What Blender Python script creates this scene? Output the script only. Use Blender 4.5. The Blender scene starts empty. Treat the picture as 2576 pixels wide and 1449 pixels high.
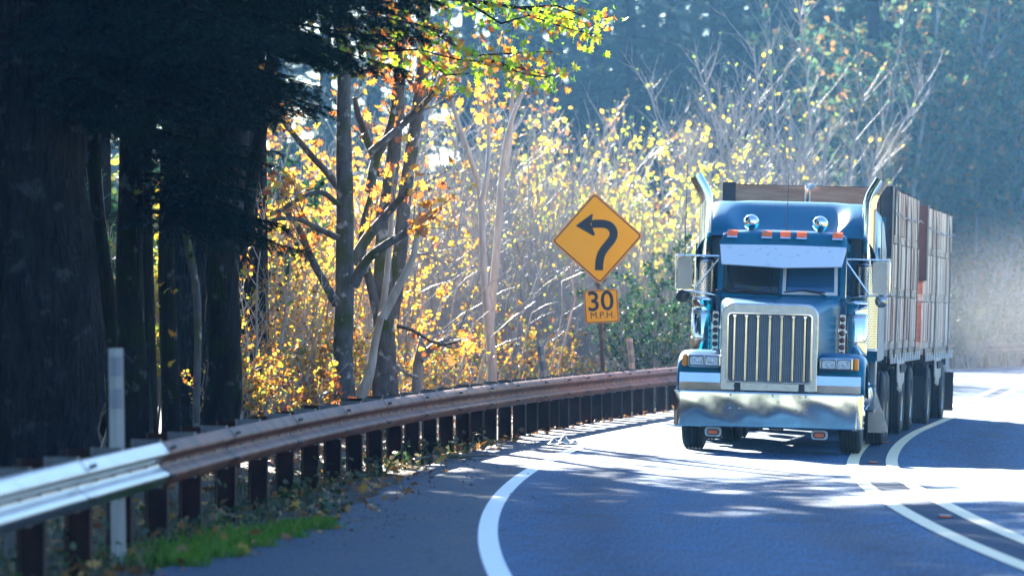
import bpy, bmesh, math, random
import numpy as np
from mathutils import Vector, Matrix

R_ = math.radians
scene = bpy.context.scene
COL = scene.collection

# ------------------------------------------------------------------ camera
CAM_H = 1.72
cd = bpy.data.cameras.new("camera"); cam = bpy.data.objects.new("camera", cd); COL.objects.link(cam)
cd.sensor_width = 36.0; cd.lens = 10800.0 / 2576.0 * 36.0
cd.clip_start = 0.5; cd.clip_end = 3000
cam.location = (0, 0, CAM_H)
cam.rotation_euler = (R_(90 + 0.374), 0, 0)
cd.dof.use_dof = True; cd.dof.focus_distance = 58.0; cd.dof.aperture_fstop = 2.6
scene.camera = cam

# ------------------------------------------------------------------ light
SUN_AZ = -15.0          # degrees east of +Y, the sun stands behind the wood on the left
SUN_EL = 24.0
to_sun = Vector((math.sin(R_(SUN_AZ)) * math.cos(R_(SUN_EL)), math.cos(R_(SUN_AZ)) * math.cos(R_(SUN_EL)), math.sin(R_(SUN_EL))))
sl = bpy.data.lights.new("sun", 'SUN'); so = bpy.data.objects.new("sun", sl); COL.objects.link(so)
sl.energy = 5.0; sl.angle = R_(0.53); sl.color = (1.0, 0.93, 0.80)
so.rotation_euler = to_sun.to_track_quat('Z', 'Y').to_euler(); so.location = (-40, 100, 60)
world = bpy.data.worlds.new("World"); scene.world = world; world.use_nodes = True
wn = world.node_tree.nodes; wl = world.node_tree.links
sky = wn.new('ShaderNodeTexSky'); sky.sky_type = 'NISHITA'; sky.sun_disc = False
sky.sun_elevation = R_(SUN_EL); sky.sun_rotation = R_(SUN_AZ)
sky.air_density = 1.2; sky.dust_density = 0.3; sky.ozone_density = 4.0
bg = wn['Background']; bg.inputs['Strength'].default_value = 0.052
tint = wn.new('ShaderNodeMix'); tint.data_type = 'RGBA'; tint.blend_type = 'MULTIPLY'; tint.inputs[0].default_value = 1.0
tint.inputs[7].default_value = (0.88, 1.0, 1.14, 1)      # the cool cast of the open shade
wl.new(sky.outputs[0], tint.inputs[6]); wl.new(tint.outputs[2], bg.inputs[0])

scene.view_settings.view_transform = 'Standard'; scene.view_settings.look = 'None'
scene.view_settings.exposure = 3.05; scene.view_settings.gamma = 1.0
scene.view_settings.use_curve_mapping = False
scene.render.engine = 'CYCLES'
cy = scene.cycles
cy.use_denoising = True; cy.denoiser = 'OPENIMAGEDENOISE'; cy.denoising_prefilter = 'ACCURATE'; cy.max_bounces = 7; cy.diffuse_bounces = 3; cy.glossy_bounces = 4; cy.transmission_bounces = 5
cy.transparent_max_bounces = 6; cy.volume_bounces = 1; cy.sample_clamp_indirect = 6.0; cy.caustics_reflective = False; cy.caustics_refractive = False

# ------------------------------------------------------------------ object helpers
def link(o, parent=None):
    COL.objects.link(o)
    if parent is not None: o.parent = parent
    return o
def tag(o, label=None, cat=None, group=None, kind=None):
    if label: o['label'] = label
    if cat: o['category'] = cat
    if group: o['group'] = group
    if kind: o['kind'] = kind
    return o
def empty(name, label, cat, loc=(0, 0, 0), rot=(0, 0, 0), group=None):
    o = bpy.data.objects.new(name, None); o.empty_display_size = 0.3
    o.location = loc; o.rotation_euler = rot
    link(o); return tag(o, label, cat, group)
def copy_tree(o, parent=None):
    c = o.copy(); link(c, parent)
    for ch in list(o.children): copy_tree(ch, c)
    return c

class MB:
    """collects shapes that become ONE mesh"""
    def __init__(s): s.v = []; s.f = []; s.sm = []
    def add(s, vs, fs, smooth=False):
        b = len(s.v); s.v.extend([tuple(p) for p in vs])
        for f in fs: s.f.append(tuple(i + b for i in f)); s.sm.append(smooth)
        return s
    def box(s, c, d, rot=None):
        hx, hy, hz = d[0] / 2, d[1] / 2, d[2] / 2
        vs = [Vector((x, y, z)) for x in (-hx, hx) for y in (-hy, hy) for z in (-hz, hz)]
        if rot is not None:
            m = rot if isinstance(rot, Matrix) else Matrix.Rotation(rot, 3, 'Z'); vs = [m @ p for p in vs]
        c = Vector(c); vs = [p + c for p in vs]
        return s.add(vs, [(0, 1, 3, 2), (4, 6, 7, 5), (0, 4, 5, 1), (2, 3, 7, 6), (0, 2, 6, 4), (1, 5, 7, 3)])
    def loft(s, rings, closed=True, caps=(True, True), smooth=True):
        n = len(rings[0]); vs = [p for r in rings for p in r]; fs = []
        for i in range(len(rings) - 1):
            for j in range(n if closed else n - 1):
                k = (j + 1) % n
                fs.append((i * n + j, i * n + k, (i + 1) * n + k, (i + 1) * n + j))
        s.add(vs, fs, smooth)
        if caps[0]: s.add(rings[0], [tuple(range(n))[::-1]])
        if caps[1]: s.add(rings[-1], [tuple(range(n))])
        return s
    def tube(s, pts, radii, n=8, caps=(True, True), noise=0.0, rng=None):
        pts = [Vector(p) for p in pts]
        if not hasattr(radii, '__len__'): radii = [radii] * len(pts)
        rings = []; u = None
        for i, p in enumerate(pts):
            t = (pts[min(i + 1, len(pts) - 1)] - pts[max(i - 1, 0)])
            if t.length < 1e-9: t = Vector((0, 0, 1))
            t.normalize()
            if u is None:
                u = t.cross(Vector((0, 1, 0)) if abs(t.y) < 0.9 else Vector((1, 0, 0)))
            u = u - t * u.dot(t); u.normalize(); w = t.cross(u)
            ring = []
            for j in range(n):
                a = 2 * math.pi * j / n; r = radii[i]
                if noise: r *= 1 + noise * (rng.random() - 0.5)
                ring.append(p + u * (math.cos(a) * r) + w * (math.sin(a) * r))
            rings.append(ring)
        return s.loft(rings, True, caps)
    def cyl(s, p0, p1, r0, r1=None, n=20, caps=(True, True)):
        return s.tube([p0, p1], [r0, r0 if r1 is None else r1], n, caps)
    def lathe(s, prof, origin, axis, n=24, smooth=True):
        """prof: (radius, distance along axis)"""
        a = Vector(axis).normalized(); u = a.cross(Vector((0, 0, 1)) if abs(a.z) < 0.9 else Vector((1, 0, 0))).normalized(); w = a.cross(u); o = Vector(origin)
        rings = [[o + a * t + (u * math.cos(2 * math.pi * j / n) + w * math.sin(2 * math.pi * j / n)) * max(r, 1e-4) for j in range(n)] for r, t in prof]
        return s.loft(rings, True, (True, True), smooth)
    def prism(s, poly, axis, t0, t1, smooth=False):
        """poly in the two other axes (order x,y,z without axis)"""
        def P(a, b, t):
            return {'x': (t, a, b), 'y': (a, t, b), 'z': (a, b, t)}[axis]
        r0 = [P(a, b, t0) for a, b in poly]; r1 = [P(a, b, t1) for a, b in poly]
        return s.loft([r0, r1], True, (True, True), smooth)
    def grid(s, fn, nu, nv, smooth=True):
        vs = [fn(i / (nu - 1), j / (nv - 1)) for i in range(nu) for j in range(nv)]
        fs = [(i * nv + j, (i + 1) * nv + j, (i + 1) * nv + j + 1, i * nv + j + 1) for i in range(nu - 1) for j in range(nv - 1)]
        return s.add(vs, fs, smooth)
    def mesh(s, name, m):
        me = bpy.data.meshes.new(name); me.from_pydata(s.v, [], s.f); me.update()
        bm = bmesh.new(); bm.from_mesh(me); bmesh.ops.recalc_face_normals(bm, faces=bm.faces); bm.to_mesh(me); bm.free()
        me.polygons.foreach_set('use_smooth', s.sm)
        if m is not None: me.materials.append(m)
        return me
    def build(s, name, m, parent=None, bevel=0.0, seg=2, m2=None, n2=0):
        o = bpy.data.objects.new(name, s.mesh(name, m)); link(o, parent)
        if m2 is not None:
            o.data.materials.append(m2)
            for p in o.data.polygons[n2:]: p.material_index = 1
        if bevel:
            b = o.modifiers.new('bevel', 'BEVEL'); b.width = bevel; b.segments = seg; b.limit_method = 'ANGLE'; b.angle_limit = R_(40); b.harden_normals = False
        return o

def np_mesh(name, V, polys_k, m, smooth=False):
    """V: (N,k,3) array of separate k-gons"""
    N, k = V.shape[0], V.shape[1]
    me = bpy.data.meshes.new(name)
    me.vertices.add(N * k); me.loops.add(N * k); me.polygons.add(N)
    me.vertices.foreach_set('co', V.reshape(-1).astype(np.float32))
    me.loops.foreach_set('vertex_index', np.arange(N * k, dtype=np.int32))
    me.polygons.foreach_set('loop_start', np.arange(0, N * k, k, dtype=np.int32))
    me.polygons.foreach_set('use_smooth', np.zeros(N, dtype=bool))
    me.update(calc_edges=True); me.materials.append(m); return me

# ------------------------------------------------------------------ materials
class NT:
    def __init__(s, name):
        s.m = bpy.data.materials.new(name); s.m.use_nodes = True; s.t = s.m.node_tree; s.t.nodes.clear()
        s.out = s.n('ShaderNodeOutputMaterial')
    def n(s, typ, **kw):
        x = s.t.nodes.new(typ)
        for k, v in kw.items():
            if k.startswith('i_'): x.inputs[k[2:].replace('_', ' ')].default_value = v
            else: setattr(x, k, v)
        return x
    def l(s, a, b): s.t.links.new(a, b)
    def ramp(s, stops, inp, interp='LINEAR'):
        r = s.n('ShaderNodeValToRGB'); r.color_ramp.interpolation = interp
        e = r.color_ramp.elements
        while len(e) > 1: e.remove(e[-1])
        e[0].position = stops[0][0]; e[0].color = (*stops[0][1], 1)
        for p, c in stops[1:]: x = e.new(p); x.color = (*c, 1)
        s.l(inp, r.inputs[0]); return r.outputs[0]
    def coords(s, scale=(1, 1, 1), kind='Object'):
        tc = s.n('ShaderNodeTexCoord'); mp = s.n('ShaderNodeMapping'); mp.inputs['Scale'].default_value = scale
        s.l(tc.outputs[kind], mp.inputs[0]); return mp.outputs[0]
    def noise(s, vec, scale, detail=4, rough=0.6):
        x = s.n('ShaderNodeTexNoise'); x.inputs['Scale'].default_value = scale; x.inputs['Detail'].default_value = detail; x.inputs['Roughness'].default_value = rough
        s.l(vec, x.inputs['Vector']); return x.outputs[0]
    def bump(s, h, strength, dist=0.01):
        b = s.n('ShaderNodeBump'); b.inputs['Strength'].default_value = strength; b.inputs['Distance'].default_value = dist
        s.l(h, b.inputs['Height']); return b.outputs[0]
    def bsdf(s, **kw):
        p = s.n('ShaderNodeBsdfPrincipled')
        for k, v in kw.items(): p.inputs[k].default_value = v
        s.l(p.outputs[0], s.out.inputs[0]); return p

def mat(name, c1, c2=None, scale=4.0, rough=0.5, metal=0.0, bump=0.0, bscale=None, bdist=0.01, stretch=(1, 1, 1), spec=0.5, coat=0.0, aniso=None, lo=0.35, hi=0.65, rvar=0.0, kind='Object'):
    t = NT(name); p = t.bsdf(Roughness=rough, Metallic=metal)
    p.inputs['Specular IOR Level'].default_value = spec
    if coat: p.inputs['Coat Weight'].default_value = coat; p.inputs['Coat Roughness'].default_value = 0.04
    p.inputs['Base Color'].default_value = (*c1, 1)
    v = t.coords(stretch, kind)
    if c2 is not None:
        nz = t.noise(v, scale); t.l(t.ramp([(lo, c1), (hi, c2)], nz), p.inputs['Base Color'])
        if rvar:
            mr = t.n('ShaderNodeMapRange'); mr.inputs[3].default_value = rough - rvar; mr.inputs[4].default_value = rough + rvar
            t.l(nz, mr.inputs[0]); t.l(mr.outputs[0], p.inputs['Roughness'])
    if bump:
        t.l(t.bump(t.noise(v, bscale or scale), bump, bdist), p.inputs['Normal'])
    return t.m

def leaf_mat(name, stops, trans=0.5, gloss=0.06, rough=0.35):
    t = NT(name); g = t.n('ShaderNodeNewGeometry')
    c = t.ramp(stops, g.outputs['Random Per Island'])
    d = t.n('ShaderNodeBsdfDiffuse'); tr = t.n('ShaderNodeBsdfTranslucent'); gl = t.n('ShaderNodeBsdfGlossy'); gl.inputs['Roughness'].default_value = rough
    t.l(c, d.inputs[0]); t.l(c, tr.inputs[0])
    m1 = t.n('ShaderNodeMixShader'); m1.inputs[0].default_value = trans; t.l(d.outputs[0], m1.inputs[1]); t.l(tr.outputs[0], m1.inputs[2])
    m2 = t.n('ShaderNodeMixShader'); m2.inputs[0].default_value = gloss; t.l(m1.outputs[0], m2.inputs[1]); t.l(gl.outputs[0], m2.inputs[2])
    t.l(m2.outputs[0], t.out.inputs[0]); return t.m

def bark_mat(name, c1, c2, moss=None, bumpd=0.02, rough=0.9, vs=0.25, lichen=None, spec=0.08, msc=2.2):
    t = NT(name); p = t.bsdf(Roughness=rough); p.inputs['Specular IOR Level'].default_value = spec
    v = t.coords((1, 1, vs))
    vo = t.n('ShaderNodeTexVoronoi'); vo.feature = 'DISTANCE_TO_EDGE'; vo.inputs['Scale'].default_value = 14; t.l(v, vo.inputs['Vector'])
    nz = t.noise(v, 9, 6)
    col = t.ramp([(0.3, c1), (0.7, c2)], nz)
    v2 = t.coords((1, 1, 1))
    def over(col, c, sc, a, b):
        mx = t.n('ShaderNodeMix'); mx.data_type = 'RGBA'
        t.l(t.ramp([(a, (0, 0, 0)), (b, (1, 1, 1))], t.noise(v2, sc, 5)), mx.inputs[0]); t.l(col, mx.inputs[6]); mx.inputs[7].default_value = (*c, 1); return mx.outputs[2]
    if moss: col = over(col, moss, msc, 0.5, 0.62)
    if lichen: col = over(col, lichen, 5.0, 0.58, 0.66)
    t.l(col, p.inputs['Base Color'])
    ad = t.n('ShaderNodeMath', operation='MULTIPLY_ADD'); t.l(vo.outputs[0], ad.inputs[0]); ad.inputs[1].default_value = 1.6; t.l(nz, ad.inputs[2])
    t.l(t.bump(ad.outputs[0], 0.9, bumpd), p.inputs['Normal']); return t.m

M = {}
# asphalt: aggregate speckle, worn wheel tracks, hairline cracks
def asphalt(name, ca, cb, rough, tracks=True):
    t = NT(name); p = t.bsdf(Roughness=rough); p.inputs['Specular IOR Level'].default_value = 0.13
    v = t.coords(kind='Object'); uv = t.coords((1, 1, 1), 'UV')
    big = t.noise(t.coords((1.6, .35, 1)), 1.0, 6, 0.7); fine = t.ramp([(0.40, (0, 0, 0)), (0.60, (1, 1, 1))], t.noise(t.coords((70, 3.5, 10)), 1.0, 3, 0.75))
    mx = t.n('ShaderNodeMath', operation='MULTIPLY_ADD'); t.l(fine, mx.inputs[0]); mx.inputs[1].default_value = 0.72; t.l(big, mx.inputs[2])
    val = mx.outputs[0]
    sx = t.n('ShaderNodeSeparateXYZ'); t.l(uv, sx.inputs[0])
    if tracks:                                   # u runs across the road in metres / 10
        wob = t.n('ShaderNodeMath', operation='MULTIPLY_ADD'); t.l(t.noise(v, .25, 2), wob.inputs[0]); wob.inputs[1].default_value = 0.04; t.l(sx.outputs[0], wob.inputs[2])
        tr = t.ramp([(0.03, (0, 0, 0)), (0.105, (1, 1, 1)), (0.16, (0.1,) * 3), (0.25, (0.1,) * 3), (0.30, (1, 1, 1)), (0.37, (0, 0, 0)), (0.46, (0, 0, 0)), (0.54, (1, 1, 1)), (0.60, (0.1,) * 3), (0.70, (1, 1, 1)), (0.80, (0, 0, 0))], wob.outputs[0])
        m2 = t.n('ShaderNodeMath', operation='MULTIPLY_ADD'); t.l(tr, m2.inputs[0]); m2.inputs[1].default_value = -0.28; t.l(val, m2.inputs[2]); val = m2.outputs[0]
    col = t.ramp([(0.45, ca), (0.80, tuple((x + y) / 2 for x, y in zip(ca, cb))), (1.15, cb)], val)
    vo = t.n('ShaderNodeTexVoronoi'); vo.feature = 'DISTANCE_TO_EDGE'; vo.inputs['Scale'].default_value = 0.33
    wv = t.n('ShaderNodeVectorMath', operation='ADD'); nn = t.n('ShaderNodeTexNoise'); nn.inputs['Scale'].default_value = 1.3; nn.inputs['Detail'].default_value = 5; t.l(v, nn.inputs['Vector']); t.l(nn.outputs['Color'], wv.inputs[0]); t.l(v, wv.inputs[1]); t.l(wv.outputs[0], vo.inputs['Vector'])
    ck = t.n('ShaderNodeMix'); ck.data_type = 'RGBA'; t.l(t.ramp([(0.004, (0.5,) * 3), (0.010, (0, 0, 0))], vo.outputs[0]), ck.inputs[0]); t.l(col, ck.inputs[6]); ck.inputs[7].default_value = (0.008, 0.012, 0.018, 1)
    t.l(ck.outputs[2], p.inputs['Base Color'])
    mr = t.n('ShaderNodeMapRange'); mr.inputs[1].default_value = 0.3; mr.inputs[2].default_value = 0.7; mr.inputs[3].default_value = rough - 0.08; mr.inputs[4].default_value = rough + 0.08
    t.l(big, mr.inputs[0]); t.l(mr.outputs[0], p.inputs['Roughness'])
    t.l(t.bump(t.noise(v, 60, 3), 0.14, 0.004), p.inputs['Normal']); return t.m
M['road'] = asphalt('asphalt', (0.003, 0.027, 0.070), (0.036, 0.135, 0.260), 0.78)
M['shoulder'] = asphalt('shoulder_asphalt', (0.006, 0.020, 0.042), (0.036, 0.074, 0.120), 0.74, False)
def paint(name, c, wear):
    t = NT(name); p = t.bsdf(Roughness=0.55)
    v = t.coords()
    t.l(t.ramp([(wear - 0.12, tuple(x * 0.55 for x in c)), (wear, c)], t.noise(v, 18, 6, 0.75)), p.inputs['Base Color'])
    t.l(t.bump(t.noise(v, 60, 3), 0.4, 0.005), p.inputs['Normal']); return t.m
M['white_line'] = paint('white_road_paint', (0.78, 0.80, 0.80), 0.42)
M['yellow_line'] = paint('yellow_road_paint', (0.86, 0.67, 0.38), 0.44)
def rumble():
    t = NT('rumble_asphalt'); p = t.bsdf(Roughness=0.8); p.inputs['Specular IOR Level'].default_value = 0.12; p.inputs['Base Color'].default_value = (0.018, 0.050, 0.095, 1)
    v = t.coords(); w = t.n('ShaderNodeTexWave'); w.bands_direction = 'Y'; w.inputs['Scale'].default_value = 1.05; w.inputs['Distortion'].default_value = 0.6; t.l(v, w.inputs['Vector'])
    t.l(t.bump(w.outputs[0], 1.0, 0.03), p.inputs['Normal']); return t.m
M['rumble'] = rumble()
M['soil'] = mat('forest_soil', (0.018, 0.015, 0.011), (0.055, 0.042, 0.028), 3.0, 0.95, bump=0.8, bscale=9, bdist=0.05)
M['gravel'] = mat('gravel_crumbs', (0.03, 0.033, 0.04), (0.10, 0.10, 0.10), 8, 0.9)
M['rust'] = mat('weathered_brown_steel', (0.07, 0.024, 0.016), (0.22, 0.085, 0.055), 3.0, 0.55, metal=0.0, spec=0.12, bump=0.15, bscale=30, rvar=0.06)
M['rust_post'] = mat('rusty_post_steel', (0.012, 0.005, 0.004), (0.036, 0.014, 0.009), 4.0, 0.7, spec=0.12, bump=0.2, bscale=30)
M['galv'] = mat('galvanised_steel', (0.25, 0.26, 0.275), (0.36, 0.365, 0.375), 6.0, 0.30, metal=1.0, rvar=0.06, stretch=(1, .3, 1))
M['blockout'] = mat('dark_blue_grey_steel', (0.045, 0.06, 0.08), (0.07, 0.085, 0.10), 6.0, 0.35, spec=0.6)
M['bolt'] = mat('bolt_steel', (0.05, 0.05, 0.055), rough=0.35, metal=0.7)
M['wpost'] = mat('white_flexible_plastic', (0.26, 0.27, 0.27), (0.36, 0.36, 0.36), 6, 0.45, stretch=(1, 1, .2))
M['reflector'] = mat('reflective_sheeting', (0.16, 0.19, 0.23), rough=0.25)
M['sign_yellow'] = mat('yellow_sign_sheeting', (0.98, 0.42, 0.0), (1.0, 0.46, 0.0), 2, 0.5, spec=0.15)
M['sign_edge'] = mat('orange_sign_edge', (0.80, 0.30, 0.05), rough=0.5)
M['sign_black'] = mat('black_sign_film', (0.006, 0.007, 0.012), rough=0.5)
M['brown_post'] = mat('brown_sign_post', (0.06, 0.025, 0.02), (0.09, 0.04, 0.03), 6, 0.6)
# truck
def car_paint():
    t = NT('teal_blue_truck_paint'); p = t.bsdf(Roughness=0.35, Metallic=0.0)
    p.inputs['Base Color'].default_value = (0.0, 0.18, 0.27, 1)
    p.inputs['Coat Weight'].default_value = 0.12; p.inputs['Coat Roughness'].default_value = 0.04; p.inputs['Specular IOR Level'].default_value = 0.12
    t.l(t.ramp([(0.35, (0.0, 0.125, 0.235)), (0.75, (0.0, 0.15, 0.27))], t.noise(t.coords(), 2.2, 4)), p.inputs['Base Color']); return t.m
M['paint'] = car_paint()
M['chrome'] = mat('chrome', (0.78, 0.79, 0.80), (0.86, 0.86, 0.86), 3, 0.07, metal=1.0, rvar=0.03)
M['bumper'] = mat('scuffed_chrome', (0.52, 0.53, 0.55), (0.62, 0.62, 0.63), 14, 0.08, metal=1.0, rvar=0.04, bump=0.012, bscale=2.0, bdist=0.02)
M['alu'] = mat('polished_aluminium', (0.42, 0.43, 0.45), (0.54, 0.54, 0.56), 10, 0.24, metal=1.0, rvar=0.05)
M['steel_visor'] = mat('speckled_stainless_visor', (0.60, 0.60, 0.60), (0.86, 0.84, 0.82), 9, 0.36, metal=0.45, lo=0.30, hi=0.40)
M['dark'] = mat('black_rubber', (0.012, 0.012, 0.014), (0.022, 0.022, 0.024), 6, 0.7)
M['tyre'] = mat('tyre_rubber', (0.012, 0.013, 0.016), (0.028, 0.028, 0.030), 8, 0.75)
M['chassis'] = mat('chassis_black', (0.015, 0.016, 0.02), (0.03, 0.03, 0.034), 5, 0.5)
M['greypaint'] = mat('grey_blue_panel', (0.16, 0.20, 0.25), (0.22, 0.26, 0.30), 4, 0.35, spec=0.6)
M['amber'] = mat('amber_lens', (0.95, 0.26, 0.005), rough=0.15, coat=0.6)
M['amber_dull'] = mat('dull_orange_lens', (0.85, 0.16, 0.05), rough=0.25, coat=0.4)
M['roof_amber'] = leaf_mat('backlit_amber_lens', [(0, (1.0, 0.24, 0.05)), (1, (1.0, 0.28, 0.06))], 0.6, 0.08, 0.2)
M['redlens'] = mat('dark_red_lens', (0.20, 0.018, 0.015), rough=0.15, coat=0.8)
M['white_paint'] = mat('white_housing', (0.62, 0.64, 0.66), rough=0.35)
M['mirror_back'] = mat('grey_mirror_back', (0.34, 0.32, 0.32), (0.46, 0.43, 0.43), 3, 0.25, metal=0.8)
M['seat'] = mat('cab_upholstery', (0.03, 0.035, 0.05), rough=0.8)
def perforated():
    t = NT('perforated_heat_shield'); p = t.bsdf(Roughness=0.25, Metallic=1.0)
    tc = t.n('ShaderNodeUVMap')
    v = t.coords((1, 1, 1), 'UV')
    br = t.n('ShaderNodeTexBrick'); br.inputs['Scale'].default_value = 1.0; br.offset = 0.5
    br.inputs['Brick Width'].default_value = 0.022; br.inputs['Row Height'].default_value = 0.034; br.inputs['Mortar Size'].default_value = 0.0065; br.inputs['Mortar Smooth'].default_value = 0.1
    br.inputs['Color1'].default_value = (0.02, 0.02, 0.02, 1); br.inputs['Color2'].default_value = (0.02, 0.02, 0.02, 1); br.inputs['Mortar'].default_value = (0.72, 0.70, 0.68, 1)
    t.l(v, br.inputs['Vector']); t.l(br.outputs['Color'], p.inputs['Base Color']); return t.m
M['perf'] = perforated()
def grille_mesh():
    t = NT('radiator_mesh'); p = t.bsdf(Roughness=0.4, Metallic=0.6)
    v = t.coords((1, 1, 1), 'Object')
    sw = t.n('ShaderNodeSeparateXYZ'); t.l(v, sw.inputs[0]); cb = t.n('ShaderNodeCombineXYZ'); t.l(sw.outputs[0], cb.inputs[0]); t.l(sw.outputs[2], cb.inputs[1])
    br = t.n('ShaderNodeTexBrick'); br.offset = 0.0; br.inputs['Scale'].default_value = 1.0
    br.inputs['Brick Width'].default_value = 0.024; br.inputs['Row Height'].default_value = 0.014; br.inputs['Mortar Size'].default_value = 0.0026
    br.inputs['Color1'].default_value = (0.006, 0.008, 0.012, 1); br.inputs['Color2'].default_value = (0.010, 0.012, 0.018, 1); br.inputs['Mortar'].default_value = (0.26, 0.30, 0.36, 1)
    t.l(cb.outputs[0], br.inputs['Vector']); t.l(br.outputs['Color'], p.inputs['Base Color']); return t.m
M['grille'] = grille_mesh()
def glass(name, tint, f=0.9):
    t = NT(name); tr = t.n('ShaderNodeBsdfTransparent'); tr.inputs[0].default_value = (*tint, 1); gl = t.n('ShaderNodeBsdfGlossy'); gl.inputs['Roughness'].default_value = 0.01
    gl.inputs[0].default_value = (0.95, 0.97, 1.0, 1)
    fr = t.n('ShaderNodeFresnel'); fr.inputs[0].default_value = 1.5
    m = t.n('ShaderNodeMixShader'); t.l(fr.outputs[0], m.inputs[0]); t.l(tr.outputs[0], m.inputs[1]); t.l(gl.outputs[0], m.inputs[2]); t.l(m.outputs[0], t.out.inputs[0]); return t.m
M['glass'] = glass('windshield_glass', (0.70, 0.75, 0.78))
def lampglass():
    t = NT('headlamp_lens'); p = t.bsdf(Roughness=0.12, Metallic=0.85); v = t.coords((1, 1, 1))
    t.l(t.ramp([(0.3, (0.25, 0.28, 0.32)), (0.7, (0.85, 0.88, 0.92))], t.noise(v, 45, 3)), p.inputs['Base Color']); p.inputs['Coat Weight'].default_value = 1.0
    t.l(t.bump(t.noise(v, 60, 2), 0.7, 0.02), p.inputs['Normal']); return t.m
M['lamp'] = lampglass()
M['ply'] = mat('brown_plywood', (0.30, 0.13, 0.075), (0.48, 0.25, 0.155), 3.0, 0.75, stretch=(1.2, 1.2, 9), bump=0.2, bscale=12)
M['ply_front'] = mat('pink_brown_plywood', (0.42, 0.17, 0.10), (0.62, 0.29, 0.19), 2.2, 0.7, stretch=(1.0, 1.0, 7), bump=0.15, bscale=10)
M['slat'] = mat('weathered_white_board', (0.55, 0.43, 0.36), (0.92, 0.79, 0.69), 3.0, 0.8, stretch=(7, 7, 0.8), bump=0.3, bscale=14)
M['slat_brown'] = mat('stained_red_board', (0.26, 0.07, 0.035), (0.50, 0.30, 0.22), 2.6, 0.8, stretch=(6, 6, 0.6), bump=0.3, bscale=14)
M['guard'] = mat('dark_corner_guard', (0.045, 0.035, 0.04), (0.07, 0.055, 0.06), 5, 0.6)
M['strap_grey'] = mat('grey_webbing', (0.045, 0.040, 0.042), (0.075, 0.066, 0.066), 12, 0.8)
M['strap_plum'] = mat('plum_webbing', (0.050, 0.010, 0.022), (0.08, 0.02, 0.035), 12, 0.8)
M['strap_olive'] = mat('olive_webbing', (0.06, 0.05, 0.028), (0.09, 0.075, 0.045), 12, 0.8)
M['rope'] = mat('pale_rope', (0.35, 0.32, 0.32), rough=0.8)
M['tarp'] = mat('pale_canvas_panel', (0.45, 0.38, 0.34), (0.60, 0.54, 0.50), 4, 0.8, stretch=(8, 8, .6))
# vegetation
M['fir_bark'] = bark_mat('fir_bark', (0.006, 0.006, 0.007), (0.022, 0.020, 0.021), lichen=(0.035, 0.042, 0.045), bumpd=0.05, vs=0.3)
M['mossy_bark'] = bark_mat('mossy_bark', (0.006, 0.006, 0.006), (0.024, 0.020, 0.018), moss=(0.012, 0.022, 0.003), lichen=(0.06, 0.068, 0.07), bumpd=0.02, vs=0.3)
M['maple_bark'] = bark_mat('maple_bark', (0.060, 0.056, 0.056), (0.15, 0.14, 0.135), moss=(0.06, 0.075, 0.012), lichen=(0.34, 0.33, 0.32), bumpd=0.012, rough=0.75, vs=0.4, msc=1.3)
M['pale_bark'] = bark_mat('pale_bark', (0.26, 0.22, 0.19), (0.48, 0.43, 0.38), bumpd=0.004, rough=0.42, spec=0.6)
M['bare_bark'] = bark_mat('bare_shrub_bark', (0.20, 0.18, 0.17), (0.36, 0.33, 0.31), bumpd=0.004, rough=0.62, spec=0.3)
M['grey_bark'] = bark_mat('grey_bark', (0.14, 0.13, 0.12), (0.30, 0.28, 0.27), bumpd=0.004, rough=0.5, spec=0.5)
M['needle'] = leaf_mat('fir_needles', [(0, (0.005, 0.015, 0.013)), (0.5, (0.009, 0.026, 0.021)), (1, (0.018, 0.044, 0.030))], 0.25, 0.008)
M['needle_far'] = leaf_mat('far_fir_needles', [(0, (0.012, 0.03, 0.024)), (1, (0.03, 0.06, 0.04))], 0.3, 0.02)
M['gold'] = leaf_mat('golden_leaves', [(0, (0.50, 0.13, 0.02)), (0.25, (0.62, 0.25, 0.025)), (0.55, (0.70, 0.42, 0.03)), (0.8, (0.64, 0.42, 0.04)), (1, (0.34, 0.36, 0.04))], 0.62, 0.05)
M['mixed'] = leaf_mat('mixed_autumn_leaves', [(0, (0.16, 0.06, 0.02)), (0.3, (0.42, 0.15, 0.02)), (0.5, (0.66, 0.34, 0.03)), (0.7, (0.66, 0.46, 0.04)), (0.85, (0.26, 0.30, 0.04)), (1, (0.08, 0.16, 0.03))], 0.6, 0.05)
M['bounce_grass'] = mat('bounce_ground', (0.24, 0.25, 0.07), (0.42, 0.36, 0.14), 1.5, 0.95, bump=0.5, bscale=8, bdist=0.05)
M['yellowgreen'] = leaf_mat('yellow_green_leaves', [(0, (0.62, 0.34, 0.03)), (0.4, (0.66, 0.52, 0.05)), (0.75, (0.40, 0.46, 0.05)), (1, (0.16, 0.28, 0.04))], 0.62, 0.05)
M['orange'] = leaf_mat('orange_brown_leaves', [(0, (0.28, 0.07, 0.02)), (0.35, (0.55, 0.16, 0.03)), (0.7, (0.66, 0.30, 0.03)), (1, (0.66, 0.46, 0.05))], 0.6, 0.05)
M['mapleleaf'] = leaf_mat('maple_leaves', [(0, (0.36, 0.09, 0.02)), (0.20, (0.60, 0.24, 0.02)), (0.32, (0.62, 0.48, 0.02)), (0.44, (0.34, 0.50, 0.015)), (0.7, (0.20, 0.40, 0.015)), (1, (0.34, 0.52, 0.02))], 0.7, 0.06)
M['green'] = leaf_mat('dark_green_leaves', [(0, (0.015, 0.05, 0.025)), (0.7, (0.03, 0.085, 0.035)), (0.93, (0.07, 0.13, 0.03)), (1, (0.36, 0.30, 0.04))], 0.35, 0.03)
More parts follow.
